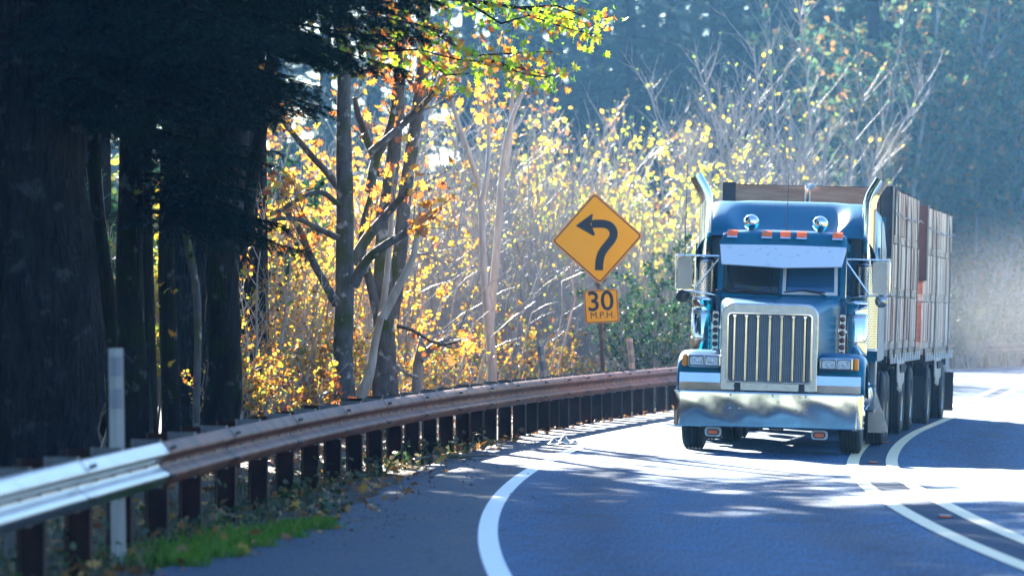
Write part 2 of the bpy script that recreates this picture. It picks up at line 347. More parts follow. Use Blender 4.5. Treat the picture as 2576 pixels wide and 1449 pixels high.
M['duskleaf'] = leaf_mat('muted_leaves', [(0, (0.04, 0.10, 0.06)), (0.55, (0.09, 0.17, 0.08)), (0.78, (0.22, 0.19, 0.07)), (1, (0.46, 0.20, 0.06))], 0.45, 0.02)
M['grass'] = leaf_mat('sun_spot_grass', [(0, (0.05, 0.19, 0.005)), (0.6, (0.10, 0.31, 0.01)), (0.9, (0.18, 0.30, 0.03)), (1, (0.34, 0.30, 0.10))], 0.55, 0.05)
M['weed'] = leaf_mat('roadside_weeds', [(0, (0.018, 0.04, 0.012)), (0.5, (0.035, 0.075, 0.022)), (0.85, (0.09, 0.10, 0.05)), (1, (0.22, 0.18, 0.10))], 0.45, 0.05)
M['litter'] = leaf_mat('fallen_leaves', [(0, (0.16, 0.06, 0.02)), (0.6, (0.36, 0.16, 0.05)), (1, (0.55, 0.34, 0.08))], 0.3, 0.05)
# ------------------------------------------------------------------ the lie of the road
CW = (-7.894e-6, 3.3875e-3, -0.208436, 3.29035)
def Xw(Y):                                   # centre of the white edge line
    if Y < 0: return 3.29 - 0.208 * Y
    if Y <= 69: return ((CW[0] * Y + CW[1]) * Y + CW[2]) * Y + CW[3]
    x = 2.443 + 0.158 * (Y - 69)
    if Y > 128: x += (Y - 128) ** 2 / 90.0
    return x
def sstep(a, b, x):
    t = min(1, max(0, (x - a) / (b - a))); return t * t * (3 - 2 * t)
def bank(Y): return 0.03 * sstep(38, 58, Y) * (1 - sstep(100, 130, Y))
def road_z(X, Y):
    d = X - Xw(Y)
    return -bank(Y) * d if d > 0 else 0.0
RAIL_PTS = [(10, -3.45), (20, -3.12), (24.65, -2.94), (28.7, -2.70), (32.75, -2.44), (35.1, -2.32), (38.64, -2.06), (42.82, -1.77), (47.01, -1.46), (51.31, -1.10), (54, -0.78), (56.66, -0.42), (59.15, -0.03), (61.17, 0.32), (65.64, 1.06), (70.82, 1.87), (76.24, 2.79), (85, 4.15), (100, 6.53), (120, Xw(120) - .86), (130, Xw(130) - .86), (136, Xw(136) - .86), (142, Xw(142) - .86), (148, Xw(148) - .86), (154, Xw(154) - .86)]
_ry = np.array([p[0] for p in RAIL_PTS]); _rx = np.array([p[1] for p in RAIL_PTS])
_rc = np.polyfit(_ry[_ry < 121], _rx[_ry < 121], 6)
def Xr(Y): return float(np.polyval(_rc, Y)) if 12 < Y < 100 else float(np.interp(Y, _ry, _rx))
EDGE_Y = [-60, 0, 20, 28.8, 31, 34, 36, 39, 44, 48.5, 54, 60, 70, 80, 160]
EDGE_X = [None] * 15
def Xedge(Y):                                # left edge of the paved shoulder
    if Y < 15: return Xw(Y) - 4.5
    if Y > 62: return Xr(Y) - 0.25
    return float(np.interp(Y, [15, 20, 28.8, 31, 34, 36, 39, 44, 48.5, 54, 60, 62], [-3.0, -2.9, -2.4, -2.1, -1.75, -1.52, -1.46, -1.2, -1.02, -0.62, 0.0, Xr(62) - .25]))
random.seed(4)
def ground_z(X, Y):
    d = X - Xedge(Y)
    z = road_z(max(X, Xw(Y)), Y) - 0.05 if d > 0 else -0.05
    if d < 0:
        z -= 0.02 * min(1, -d) + 0.30 * sstep(2.0, 9.0, -d)
        z += 0.05 * math.sin(X * 1.7 + Y * .6) * sstep(.8, 3, -d)
    else:
        far = X - (Xw(Y) + 11.5)
        if far > 0: z = min(z, 0) + 0.8 * sstep(0, 14, far) + 4 * sstep(14, 60, far)
    off = max(-d, X - (Xw(Y) + 11.5), 0) if Y < 171 else 30
    z += (9.0 * sstep(140, 260, Y) + .5 * sstep(135, 150, Y)) * sstep(0, 12, off) + 5 * sstep(30, 90, -d) * sstep(60, 120, Y)
    return z

# ground: one sheet to the horizon
def axis_pts(segs):
    out = []
    for a, b, st in segs: out += list(np.arange(a, b, st))
    return out + [segs[-1][1]]
gx = axis_pts([(-900, -100, 100), (-100, -20, 10), (-20, 16, 0.8), (16, 60, 4), (60, 100, 10), (100, 900, 100)])
gy = axis_pts([(-900, -60, 120), (-60, 10, 7), (10, 90, 0.9), (90, 160, 3), (160, 300, 10), (300, 1500, 150)])
mb = MB(); vs = [(x, y, ground_z(x, y)) for x in gx for y in gy]; ny = len(gy)
mb.add(vs, [(i * ny + j, (i + 1) * ny + j, (i + 1) * ny + j + 1, i * ny + j + 1) for i in range(len(gx) - 1) for j in range(ny - 1)], True)
tag(mb.build('ground', M['soil']), kind='structure')

YS = list(np.arange(-55, 20, 2.5)) + list(np.arange(20, 100, 0.5)) + list(np.arange(100, 171, 1.5))
def strip(name, d0, d1, lift, m, y0=-55, y1=171, edges=None, nseg=1, thick=0.0):
    mb = MB(); ys = [y for y in YS if y0 <= y <= y1]; vs = []
    for y in ys:
        a = d0(y) if callable(d0) else Xw(y) + d0; b = d1(y) if callable(d1) else Xw(y) + d1
        for k in range(nseg + 1):
            x = a + (b - a) * k / nseg; vs.append((x, y, (ground_z(x, y) if name == 'bounce_meadow' else road_z(x, y)) + lift))
    n = nseg + 1
    mb.add(vs, [(i * n + k, i * n + k + 1, (i + 1) * n + k + 1, (i + 1) * n + k) for i in range(len(ys) - 1) for k in range(nseg)], True)
    o = tag(mb.build(name, m), kind='structure'); ul = o.data.uv_layers.new(name='UVMap')
    for lp in o.data.loops: q = vs[lp.vertex_index]; ul.data[lp.index].uv = ((q[0] - Xw(q[1])) / 10, q[1] / 10)
    return o
rr = random.Random(9)
_jit = {round(y, 2): (rr.random() - .5) * 0.14 for y in YS}
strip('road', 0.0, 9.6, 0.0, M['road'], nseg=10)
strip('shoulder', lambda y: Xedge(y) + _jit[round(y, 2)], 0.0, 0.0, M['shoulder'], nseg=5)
strip('edge_line', -0.078, 0.078, 0.004, M['white_line'])
strip('far_edge_line', 7.55, 7.70, 0.004, M['white_line'])
strip('centre_line', 3.55, 3.70, 0.008, M['yellow_line'])
strip('centre_line', 4.03, 4.18, 0.008, M['yellow_line'])
strip('rumble_strip', 3.60, 4.12, 0.004, M['rumble'])

strip('bounce_meadow', 11.2, 44.0, 0.06, M['bounce_grass'], y1=120, nseg=6)  # unseen pale ground, added to bounce warm light onto load and chrome
# small reflectors sunk between the yellow lines
proto = None
for i, (y, lab) in enumerate([(36.6, 'pavement reflector between the yellow lines nearest the camera'), (53.0, 'pavement reflector between the yellow lines just ahead of the truck wheels'), (62.0, 'pavement reflector between the yellow lines beside the trailer wheels')]):
    x = Xw(y) + 3.88
    r = empty('pavement_reflector', lab, 'road reflector', (x, y, road_z(x, y) + 0.006), (0, 0.03, -math.atan(0.1)), 'reflectors between the yellow lines')
    a = MB(); a.prism([(-.13, 0), (.13, 0), (.10, .022), (-.10, .022)], 'x', -.055, .055); a.build('casing', M['chassis'], r)
    a = MB(); a.box((0, -.115, .014), (.09, .012, .014)); a.build('lens', M['amber_dull'], r)

# ------------------------------------------------------------------ guardrail
def px_to_Y(px):
    lo, hi = 15.0, 120.0
    for _ in range(50):
        m = (lo + hi) / 2
        if 1288 + 10800 * Xr(m) / m < px: lo = m
        else: hi = m
    return lo
spl = [px_to_Y(p) for p in (190, 399, 566, 727, 851, 956, 1052, 1137, 1218, 1284, 1355, 1414, 1462, 1517, 1569, 1617, 1672)]
while spl[0] > 12: spl.insert(0, spl[0] - 3.81)
while spl[-1] < 148: spl.append(spl[-1] + 3.0)
rail = empty('guardrail', 'rusty brown steel guardrail along the left of the road, silver at its near end', 'guardrail', (Xr(50), 50, 0))
ro = Vector(rail.location)
PROF = [(.806, .008), (.800, .024), (.775, .046), (.742, .074), (.728, .081), (.712, .078), (.690, .044), (.668, .012), (.655, .006), (.636, .006), (.622, .012), (.600, .044), (.578, .078), (.562, .081), (.548, .074), (.515, .046), (.490, .024), (.484, .008)]
def rail_frame(Y):
    e = 0.3; t = Vector((Xr(Y + e) - Xr(Y - e), 2 * e, 0)).normalized()
    return Vector((Xr(Y), Y, road_z(Xr(Y), Y))), t, Vector((t.y, -t.x, 0))
for i in range(len(spl) - 1):
    y0, y1 = spl[i], spl[i + 1] + 0.16; n = 7; mb = MB(); rings = []
    for k in range(n + 1):
        Y = y0 + (y1 - y0) * k / n; p, t, nn = rail_frame(Y); off = 0.006 * (1 - k / n) + 0.002
        rings.append([p - ro + nn * (d + off) + Vector((0, 0, z)) for z, d in PROF] + [p - ro + nn * (d + off - 0.004) + Vector((0, 0, z)) for z, d in PROF[::-1]])
    mb.loft(rings, True, (True, True), True)
    silver = spl[i + 1] < px_to_Y(420)
    nf = len(mb.f); bm_ = mb
    for k, f in enumerate((0.02, 0.06, 0.06, 0.02)):
        p, t, nn = rail_frame(y0 + (0.05 + 0.16 * (k % 2)))
        z = (.765, .765, .555, .555)[k]
        c = p - ro + nn * 0.094 + Vector((0, 0, z)); bm_.cyl(c - nn * .01, c + nn * .012, 0.016, 0.012, 8)
    for k in range(1, 5):
        p, t, nn = rail_frame(y0 + (spl[i + 1] - y0) * k / 5); c = p - ro + nn * 0.020 + Vector((0, 0, .648)); bm_.box(c, (.012, .035, .012), math.atan2(-t.x, t.y))
    o = mb.build('rail_panel', M['galv'] if silver else M['rust'], rail, m2=M['bolt'], n2=nf)
    if silver: o['label'] = 'shiny silver galvanised rail panel'
# I-beam posts with blockouts, two per panel
def ibeam(mb, c, z0, z1, depth, width, ang, off):
    m = Matrix.Rotation(ang, 3, 'Z')
    for (x, w, d) in ((-depth / 2, .012, width), (depth / 2, .012, width), (0, depth - .024, .010)):
        mb.box(c + m @ Vector((x - off, 0, 0)) + Vector((0, 0, (z0 + z1) / 2)), (w, d, z1 - z0), ang)
pr = random.Random(3)
for i in range(len(spl) - 1):
    for f in (0.0, 0.5):
        Y = spl[i] + (spl[i + 1] - spl[i]) * f + 0.12; p, t, nn = rail_frame(Y); ang = math.atan2(-t.x, t.y); c = p - ro
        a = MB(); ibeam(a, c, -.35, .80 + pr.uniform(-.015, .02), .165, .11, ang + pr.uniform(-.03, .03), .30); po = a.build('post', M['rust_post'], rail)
        a = MB(); ibeam(a, c, .47, .822, .205, .10, ang, .108); a.build('blockout', M['blockout'], po)

# ------------------------------------------------------------------ delineator posts
def world_at(px, py, Y): return Vector(((px - 1288) / 10800 * Y, Y, CAM_H + (795 - py) / 10800 * Y))
def delineator(px0, py0, px1, py1, Y, w, label, refl=True):
    b = world_at(px1, py1, Y); t = world_at(px0, py0, Y); L = (t - b).length; lean = math.atan2(t.x - b.x, t.z - b.z)
    r = empty('delineator_post', label, 'marker post', b - Vector((0, 0, .0)), (0, lean, 0.06), 'white delineator posts by the guardrail')
    a = MB(); a.prism([(-w / 2, 0.012), (-w * .1, 0.0), (-w * .06, -.012), (w * .06, -.012), (w * .1, 0.0), (w / 2, 0.012), (w / 2, .018), (w * .06, -.004), (-w * .06, -.004), (-w / 2, .018)], 'z', -.25, L)
    a.build('post', M['wpost'], r, 0.002)
    if refl:
        for z in (L - .13, L - .36):
            a = MB(); a.prism([(-w * .42, 0.006), (-w * .1, -.004), (-w * .06, -.0155), (w * .06, -.0155), (w * .1, -.004), (w * .42, 0.006), (w * .42, .010), (-w * .42, .010)], 'z', z - .07, z + .07); a.build('reflector', M['reflector'], r)
delineator(291, 876, 299, 1400, 30.6, 0.105, 'white delineator post with two grey reflectors in front of the dark tree trunk')
delineator(1357, 862, 1392, 1100, 66.5, 0.11, 'white delineator post leaning left behind the guardrail')
delineator(1584, 851, 1601, 1056, 75.0, 0.11, 'upright white delineator post right of the yellow speed sign', True)
delineator(2379, 818, 2381, 1000, 92.0, 0.11, 'distant white delineator post beyond the rear trailer')

# ------------------------------------------------------------------ curve warning sign
SY = 74.0
sb = world_at(1524, 960, SY); sb.z = ground_z(sb.x, sb.y)
sign = empty('curve_warning_sign', 'yellow diamond left curve sign with 30 M.P.H. plaque on a brown post', 'road sign', sb, (0, R_(-3.4), R_(-6)))
k = SY / 10800
def sgn(px, py): return ((px - 1288) * k - sb.x, CAM_H + (795 - py) * k - sb.z)
ct = math.cos(R_(-3.4)); st = math.sin(R_(-3.4))
def loc(px, py):                              # into the sign's leaning frame
    x, z = sgn(px, py); return (x * ct - z * st, x * st + z * ct)
cx, cz = loc(1502.5, 600); 
a = MB(); a.box((0.0, .05, (loc(1508, 640)[1]) / 2 - .1), (.062, .05, loc(1508, 640)[1] + .2)); a.build('post', M['brown_post'], sign, .004)
def rrect(h, rad, n=5):
    pts = []
    for qx, qz, a0 in ((1, 1, 0), (-1, 1, 90), (-1, -1, 180), (1, -1, 270)):
        for i in range(n + 1):
            an = R_(a0 + 90 * i / n); pts.append((qx * (h[0] - rad) + rad * math.cos(an), qz * (h[1] - rad) + rad * math.sin(an)))
    return pts
def rot2(pts, a, c): return [(c[0] + x * math.cos(a) - z * math.sin(a), c[1] + x * math.sin(a) + z * math.cos(a)) for x, z in pts]
hs = 116.5 * k / math.sqrt(2)
def plate(mb, pts, y0, y1): mb.prism(pts, 'y', y0, y1)
D45 = R_(45)
a = MB(); plate(a, rot2(rrect((hs, hs), .06), D45, (cx, cz)), -.004, .006); pn = a.build('sign_panel', M['sign_edge'], sign)
a = MB(); plate(a, rot2(rrect((hs - .022, hs - .022), .05), D45, (cx, cz)), -.007, -.0042); a.build('border', M['sign_black'], pn)
a = MB(); plate(a, rot2(rrect((hs - .042, hs - .042), .04), D45, (cx, cz)), -.010, -.0072); a.build('face', M['sign_yellow'], pn)
# arrow traced as a thick stroke with a head
ar = [(1507, 680), (1508, 655), (1514, 635), (1528, 617), (1540, 603), (1545, 590), (1542, 577), (1533, 567), (1518, 563), (1500, 563), (1488, 564)]
ap = [loc(*p) for p in ar]
for _ in range(2):
    q = [ap[0]]
    for (x0, z0), (x1, z1) in zip(ap, ap[1:]): q += [(.75 * x0 + .25 * x1, .75 * z0 + .25 * z1), (.25 * x0 + .75 * x1, .25 * z0 + .75 * z1)]
    ap = q + [ap[-1]]
hw = 10.3 * k; ll, rl = [], []
for i, (x, z) in enumerate(ap):
    x0, z0 = ap[max(i - 1, 0)]; x1, z1 = ap[min(i + 1, len(ap) - 1)]; dx, dz = x1 - x0, z1 - z0; L = math.hypot(dx, dz)
    ll.append((x - dz / L * hw, z + dx / L * hw)); rl.append((x + dz / L * hw, z - dx / L * hw))
a = MB()
for i in range(len(ap) - 1): a.prism([ll[i], ll[i + 1], rl[i + 1], rl[i]], 'y', -.013, -.0102)
a.prism([loc(1448, 568), loc(1489, 538), loc(1492, 541), loc(1486, 564), loc(1497, 589), loc(1493, 594)], 'y', -.0132, -.0102)
a.build('arrow', M['sign_black'], pn)
pcx, pcz = loc(1513, 770.5); ph = (43 * k, 42 * k)
a = MB(); plate(a, rot2(rrect(ph, .03), 0, (pcx, pcz)), -.004, .006); pq = a.build('speed_plaque', M['sign_edge'], sign)
a = MB(); plate(a, rot2(rrect((ph[0] - .014, ph[1] - .014), .026), 0, (pcx, pcz)), -.007, -.0042); a.build('border', M['sign_black'], pq)
a = MB(); plate(a, rot2(rrect((ph[0] - .026, ph[1] - .026), .02), 0, (pcx, pcz)), -.010, -.0072); a.build('face', M['sign_yellow'], pq)
def text_mesh(name, s, size, width, c, parent, m, y, bold=0.0):
    cu = bpy.data.curves.new(name, 'FONT'); cu.body = s; cu.size = size; cu.align_x = 'CENTER'; cu.align_y = 'CENTER'; cu.extrude = 0.0015; cu.offset = bold
    tmp = bpy.data.objects.new('tmp_text', cu); COL.objects.link(tmp)
    bpy.context.view_layer.update()
    me = bpy.data.meshes.new_from_object(tmp.evaluated_get(bpy.context.evaluated_depsgraph_get())); bpy.data.objects.remove(tmp); bpy.data.curves.remove(cu)
    co = np.zeros(len(me.vertices) * 3); me.vertices.foreach_get('co', co); co = co.reshape(-1, 3)
    lo, hi = co.min(0), co.max(0); s_ = width / (hi[0] - lo[0]); x = (co[:, 0] - (lo[0] + hi[0]) / 2) * s_; zz = (co[:, 1] - (lo[1] + hi[1]) / 2) * s_
    out = np.stack([x + c[0], co[:, 2] + y, zz + c[1]], 1); me.vertices.foreach_set('co', out.reshape(-1)); me.update()
    me.materials.clear(); me.materials.append(m); me.name = name
    return link(bpy.data.objects.new(name, me), parent)
text_mesh('numerals', '30', 1.0, 64 * k, loc(1511.5, 757), pq, M['sign_black'], -.012, 0.012)
text_mesh('lettering', 'M.P.H.', 1.0, 60 * k, loc(1516, 792.5), pq, M['sign_black'], -.012, 0.0)
# ------------------------------------------------------------------ the truck (local: x right, y back from the bumper, z up)
truck = empty('semi_truck', 'blue long-nosed semi truck with chrome grille, bumper and two exhaust stacks', 'truck', (3.32, 56.0, -0.072), (0, R_(1.6), -R_(7)))
def cbox(c, d): return MB().box(c, d)
# --- wheels
def tyre_mb(c, r, w, side):
    mb = MB(); h = w / 2; pr = [(r * .60, -h * .80), (r * .72, -h * .98), (r * .88, -h), (r * .965, -h * .86)]
    for k in range(5):
        a = -h * .80 + k * h * .40 - (-0); x0 = -h * .80 + (h * 1.6) * k / 5; x1 = x0 + h * 1.6 / 5
        pr += [(r, x0 + .006), (r, x1 - .012), (r - .014, x1 - .010), (r - .014, x1 + .004)]
    pr = pr[:-2] + [(r * .965, h * .86), (r * .88, h), (r * .72, h * .98), (r * .60, h * .80)]
    return mb.lathe(pr, c, (side, 0, 0), 40)
def wheel(parent, c, r=.52, w=.29, side=1, chrome=True, dual=False, nuts=False):
    c = Vector(c); t = tyre_mb(c, r, w, side); wl_ = t.build('wheel', M['tyre'], parent)
    m = MB(); h = w / 2
    if dual: prof = [(.02, -.02), (.12, -.02), (.13, -.10), (.20, -.13), (.27, -.10), (.30, .10), (.315, .125)]
    else: prof = [(.02, .10), (.10, .10), (.12, .05), (.16, .02), (.25, .03), (.285, .09), (.31, .125)]
    prof = [(a, b + (0 if not dual else 0)) for a, b in prof]
    m.lathe([(.31, -h * .8)] + [(.30, -.05)] + prof[::-1], c, (side, 0, 0), 28)
    m.build('rim', M['alu'] if chrome else M['chassis'], wl_)
    if nuts:
        n = MB()
        for k in range(10):
            a = 2 * math.pi * k / 10; p = c + Vector((side * (h * .2), .19 * math.cos(a), .19 * math.sin(a)))
            n.lathe([(.016, 0), (.022, .02), (.022, .07), (.028, .075), (.028, .09), (.020, .10), (.020, .135), (.004, .14)], p, (side, 0, 0), 10)
        n.lathe([(.11, 0), (.11, .06), (.08, .11), (.03, .13)], c + Vector((side * .05, 0, 0)), (side, 0, 0), 18)
        n.build('lug_nut_covers', M['chrome'], wl_)
    return wl_
for s in (-1, 1): wheel(truck, (s * 1.04, 1.15, .515), .515, .29, s, True, False, True)
for y in (5.35, 6.65):
    for s in (-1, 1):
        wheel(truck, (s * 1.19, y, .515), .515, .285, s, True, True); wheel(truck, (s * .84, y, .515), .515, .285, s, False, True)
# --- frame, axles, tanks
a = MB()
for s in (-1, 1): a.box((s * .42, 4.0, .78), (.08, 7.6, .26))
a.box((0, .25, .62), (1.5, .12, .2)); a.box((0, 1.15, .48), (1.8, .12, .12))
for y in (5.35, 6.65): a.box((0, y, .52), (1.7, .16, .16)); a.lathe([(.05, -.22), (.2, -.1), (.24, 0), (.2, .1), (.05, .22)], (0, y, .52), (0, 1, 0), 16)
a.box((-.15, 1.9, .72), (.75, 1.5, .5)); a.box((0, 3.6, .62), (.4, 2.4, .3))
a.box((0, 6.0, 1.05), (.95, 1.1, .10)); a.box((0, 6.1, .93), (1.0, .5, .14))
a.build('chassis', M['chassis'], truck, .01)
for s in (-1, 1):
    a = MB(); a.lathe([(.05, 0), (.29, .0), (.31, .03), (.31, 1.42), (.29, 1.45), (.05, 1.45)], (s * .88, 3.1, .72), (0, 1, 0), 28); ft = a.build('fuel_tank', M['alu'], truck)
    b = MB()
    for y in (3.4, 4.2): b.lathe([(.314, 0), (.318, .0), (.318, .06), (.314, .06)], (s * .88, y, .72), (0, 1, 0), 28)
    for z in (.52, .86): b.box((s * 1.2, 3.65, z), (.12, .7, .03))
    b.build('step', M['chrome'], ft)
    # lower skirt and angled bracket ahead of the drive wheels
    b = MB(); b.box((s * 1.17, 4.72, .86), (.10, .45, .72)); b.build('side_box', M['greypaint'], truck, .02)
    b = MB(); b.prism([(s * 1.13, .80), (s * 1.22, .80), (s * 1.40, .28), (s * 1.40, .19), (s * 1.13, .19)], 'y', 4.52, 4.56); b.box((s * 1.36, 4.54, .235), (.09, .08, .07)); b.build('splash_bracket', M['alu'], truck, .006)
# --- bumper: thin wrapped shell with a waved face
def bump_fn(u, v):
    s = (u - .5) * 2; L = 1.60; q = s * L
    if abs(q) < 1.16: x = q; y = 0.0
    elif abs(q) < 1.28:
        a_ = (abs(q) - 1.16) / .12 * math.pi / 2; x = math.copysign(1.16 + .066 * math.sin(a_), q); y = .066 * (1 - math.cos(a_))
    else: x = math.copysign(1.226, q); y = .066 + abs(q) - 1.28
    vv = min(1, max(0, (v - .06) / .88)); z = .335 + .455 * vv
    w = 0.0009 * math.sin(x * 5.1 + 1) * math.sin(z * 9 + x) + .0005 * math.sin(x * 11 + z * 14) + .0003 * math.sin(x * 17 - z * 6)
    if abs(x) < 1.15: y += w * min(1, (1.15 - abs(x)) * 6) * (4 * vv * (1 - vv)) ** .5
    y += .003 * (2 * vv - 1) ** 2
    if v > .94: y += .06 * (v - .94) / .06
    if v < .06: y += .06 * (.06 - v) / .06
    return (x, y, z)
a = MB(); a.grid(bump_fn, 161, 51); bo = a.build('bumper', M['bumper'], truck)
so_ = bo.modifiers.new('thickness', 'SOLIDIFY'); so_.thickness = .006; so_.offset = 1
a = MB()
for x, z in ((-.49, .755), (.49, .755), (-.50, .575), (-.375, .575), (.375, .575), (.50, .575), (.06, .765)): a.lathe([(.016, 0), (.016, .006), (.006, .012)], (x, -.003, z), (0, -1, 0), 10)
a.build('bumper_bolt', M['chrome'], truck)
for x in (-.715, .675):
    a = MB(); pts = [(x + p, .255 + q) for p, q in rrect((.105, .055), .05)]; pts = [(p, q) if q < .255 else (x + .105 * (1 if p > x else -1), .325) if q > .30 else (p, q) for p, q in pts]
    a.prism([(x + p, .262 + q) for p, q in rrect((.108, .062), .045)], 'y', .10, .125); tl = a.build('under_bumper_lamp', M['white_paint'], truck)
    a = MB(); a.prism([(x + p, .258 + q) for p, q in rrect((.082, .040), .039, 8)], 'y', .088, .101); a.build('lamp_gasket', M['dark'], tl)
    a = MB(); a.prism([(x + p, .258 + q) for p, q in rrect((.066, .027), .026, 8)], 'y', .074, .089, True); a.build('lens', M['amber_dull'], tl)
# --- grille
def ring_prism(mb, po, pi, y0, y1):
    n = len(po); F0 = [(x, y0, z) for x, z in po]; F1 = [(x, y0, z) for x, z in pi]; B0 = [(x, y1, z) for x, z in po]; B1 = [(x, y1, z) for x, z in pi]
    fs = []
    for i in range(n):
        j = (i + 1) % n; fs += [(i, j, n + j, n + i), (2 * n + i, 3 * n + i, 3 * n + j, 2 * n + j), (i, 2 * n + i, 2 * n + j, j), (n + i, n + j, 3 * n + j, 3 * n + i)]
    mb.add(F0 + F1 + B0 + B1, fs)
def grille_outline(hw_, z0, z1, rt, rb=.02, n=8):
    p = []
    for qx, z, r, a0 in ((1, z1, rt, 0), (-1, z1, rt, 90)):
        for i in range(n + 1):
            an = R_(a0 + 90 * i / n); p.append((qx * (hw_ - r) + r * math.cos(an), z - r + r * math.sin(an)))
    for qx, a0 in ((-1, 180), (1, 270)):
        for i in range(n + 1):
            an = R_(a0 + 90 * i / n); p.append((qx * (hw_ - rb) + rb * math.cos(an), z0 + rb + rb * math.sin(an)))
    return p
GX = -.016
po = [(x + GX, z) for x, z in grille_outline(.635, .80, 1.955, .16, .02)]; pi_ = [(x + GX, z) for x, z in grille_outline(.545, .925, 1.815, .055, .055)]
a = MB(); ring_prism(a, po, pi_, .22, .36); gs = a.build('grille_surround', M['alu'], truck, .018, 3)
pj = [(x + GX, z) for x, z in grille_outline(.562, .908, 1.832, .06, .06)]
a = MB(); ring_prism(a, pj, [(x + GX, z) for x, z in grille_outline(.540, .930, 1.810, .05, .05)], .206, .219); a.build('grille_trim', M['chrome'], gs, .004)
a = MB(); a.box((GX, .325, 1.37), (1.10, .02, .92)); a.build('grille_mesh', M['grille'], gs)
a = MB()
for i in range(7):
    x = GX - .463 + i * .154
    a.prism([(x - .010, .212), (x + .010, .212), (x + .021, .236), (x + .021, .262), (x - .021, .262), (x - .021, .236)], 'z', .945, 1.795)
    a.add([(x - .03, .205, 1.80), (x + .03, .205, 1.80), (x, .205, 1.735), (x - .03, .24, 1.80), (x + .03, .24, 1.80), (x, .24, 1.735)], [(0, 1, 2), (3, 5, 4), (0, 3, 4, 1), (1, 4, 5, 2), (2, 5, 3, 0)])
bars = a.build('grille_bars', M['chrome'], gs, .003)
a = MB()
for x in (-.45, -.22, 0, .22, .45):
    for z in (.875, 1.872): a.lathe([(.012, 0), (.012, .006), (.004, .010)], (GX + x, .219, z), (0, -1, 0), 8)
for z in (1.05, 1.25, 1.45, 1.65):
    for x in (-.59, .59): a.lathe([(.011, 0), (.011, .006), (.004, .010)], (GX + x, .219, z), (0, -1, 0), 8)
a.build('rivet', M['chrome'], gs)
# --- hood: rounded section lofted from the grille back to the cowl
def hood_ring(y, hw_, z0, z1, r, n=9):
    p = [(hw_, y, z0)]
    for i in range(n + 1):
        an = R_(90 * i / n); p.append((hw_ - r + r * math.cos(an), y, z1 - r + r * math.sin(an)))
    for i in range(7): p.append(((hw_ - r) * (1 - 2 * (i + 1) / 8), y, z1 + .012 * math.sin(math.pi * (i + 1) / 8)))
    for i in range(n + 1):
        an = R_(90 + 90 * i / n); p.append((-hw_ + r + r * math.cos(an), y, z1 - r + r * math.sin(an)))
    p.append((-hw_, y, z0)); return p
a = MB(); a.loft([hood_ring(y, w, z0, z1, r) for y, w, z0, z1, r in ((.362, .615, .85, 1.935, .15), (.45, .622, .9, 1.945, .15), (.9, .668, 1.0, 1.975, .14), (1.5, .735, 1.05, 2.01, .12), (2.0, .80, 1.1, 2.035, .11), (2.28, .825, 1.15, 2.05, .10))], False, (False, False))
ho = a.build('hood', M['paint'], truck)
a = MB(); a.tube([(0, .37, 1.962), (0, .9, 1.992), (0, 1.5, 2.026), (0, 2.1, 2.052)], .009, 6); a.build('hood_trim', M['chrome'], ho)
for s in (-1, 1): a = MB(); a.box((s * .80, 2.02, 1.62), (.03, .10, .05)); a.build('hood_latch', M['chrome'], ho, .008)
# --- front fenders
FP = [(.33, .80), (.30, .92), (.31, 1.04), (.36, 1.15), (.46, 1.235), (.62, 1.295), (.85, 1.325), (1.15, 1.32), (1.42, 1.26), (1.64, 1.13), (1.78, .95), (1.86, .74)]
for s in (-1, 1):
    xs = [.60, .80, 1.0, 1.12, 1.18, 1.215, 1.235, 1.238]; dr = [0, 0, .0, .008, .025, .055, .10, .16]
    def fr(j):
        out = []
        for i, (y, z) in enumerate(FP):
            cy_, cz_ = 1.1, .62; d = math.hypot(y - cy_, z - cz_); q = 1 - dr[j] / d; out.append((s * xs[j], cy_ + (y - cy_) * q, cz_ + (z - cz_) * q if z > .7 else z))
        return out
    a = MB(); a.loft([fr(j) for j in range(8)], False, (False, False)); fo = a.build('fender', M['paint'], truck)
    sm = fo.modifiers.new('thickness', 'SOLIDIFY'); sm.thickness = .02; sm.offset = -1
    # polished kick panel under the lamps: a sloped upper face and an upright lower one
    a = MB(); x0, x1 = .618, 1.19
    a.prism([(.305, 1.03), (.262, .905), (.262, .80), (.30, .80), (.32, 1.03)], 'x', s * x0, s * x1); a.build('kick_panel', M['chrome'], fo, .006)
    # headlamp pod
    a = MB(); a.box((s * .865, .30, 1.182), (.44, .20, .172)); hp = a.build('headlamp_pod', M['alu'], truck, .03, 3)
    for j, xx in enumerate((.765, .965)):
        b = MB(); b.prism([(s * xx + p, 1.182 + q) for p, q in rrect((.094, .066), .02)], 'y', .190, .2005); hb = b.build('lamp_bezel', M['dark'], hp)
        b = MB(); b.prism([(s * xx + p, 1.182 + q) for p, q in rrect((.084, .056), .018)], 'y', .182, .1895); b.build('headlight', M['lamp'], hp)
        b = MB(); b.lathe([(.016, 0), (.016, .006), (.004, .010)], (s * xx, .182, 1.182), (0, -1, 0), 10); b.build('bulb_shield', M['chrome'], hp)
    b = MB(); b.box((s * 1.122, .33, 1.185), (.070, .15, .165)); b.build('turn_signal', M['amber'], hp, .02, 3)
    b = MB(); b.prism([(.26, 1.10), (.5, 1.10), (.5, .98)], 'x', s * .66, s * .80); b.build('lamp_bracket', M['alu'], hp, .006)
# --- cab
PZ = 2.72
a = MB()
hwid = .85
def pillar(p, q, w): a.tube([p, q], [w, w], 8)
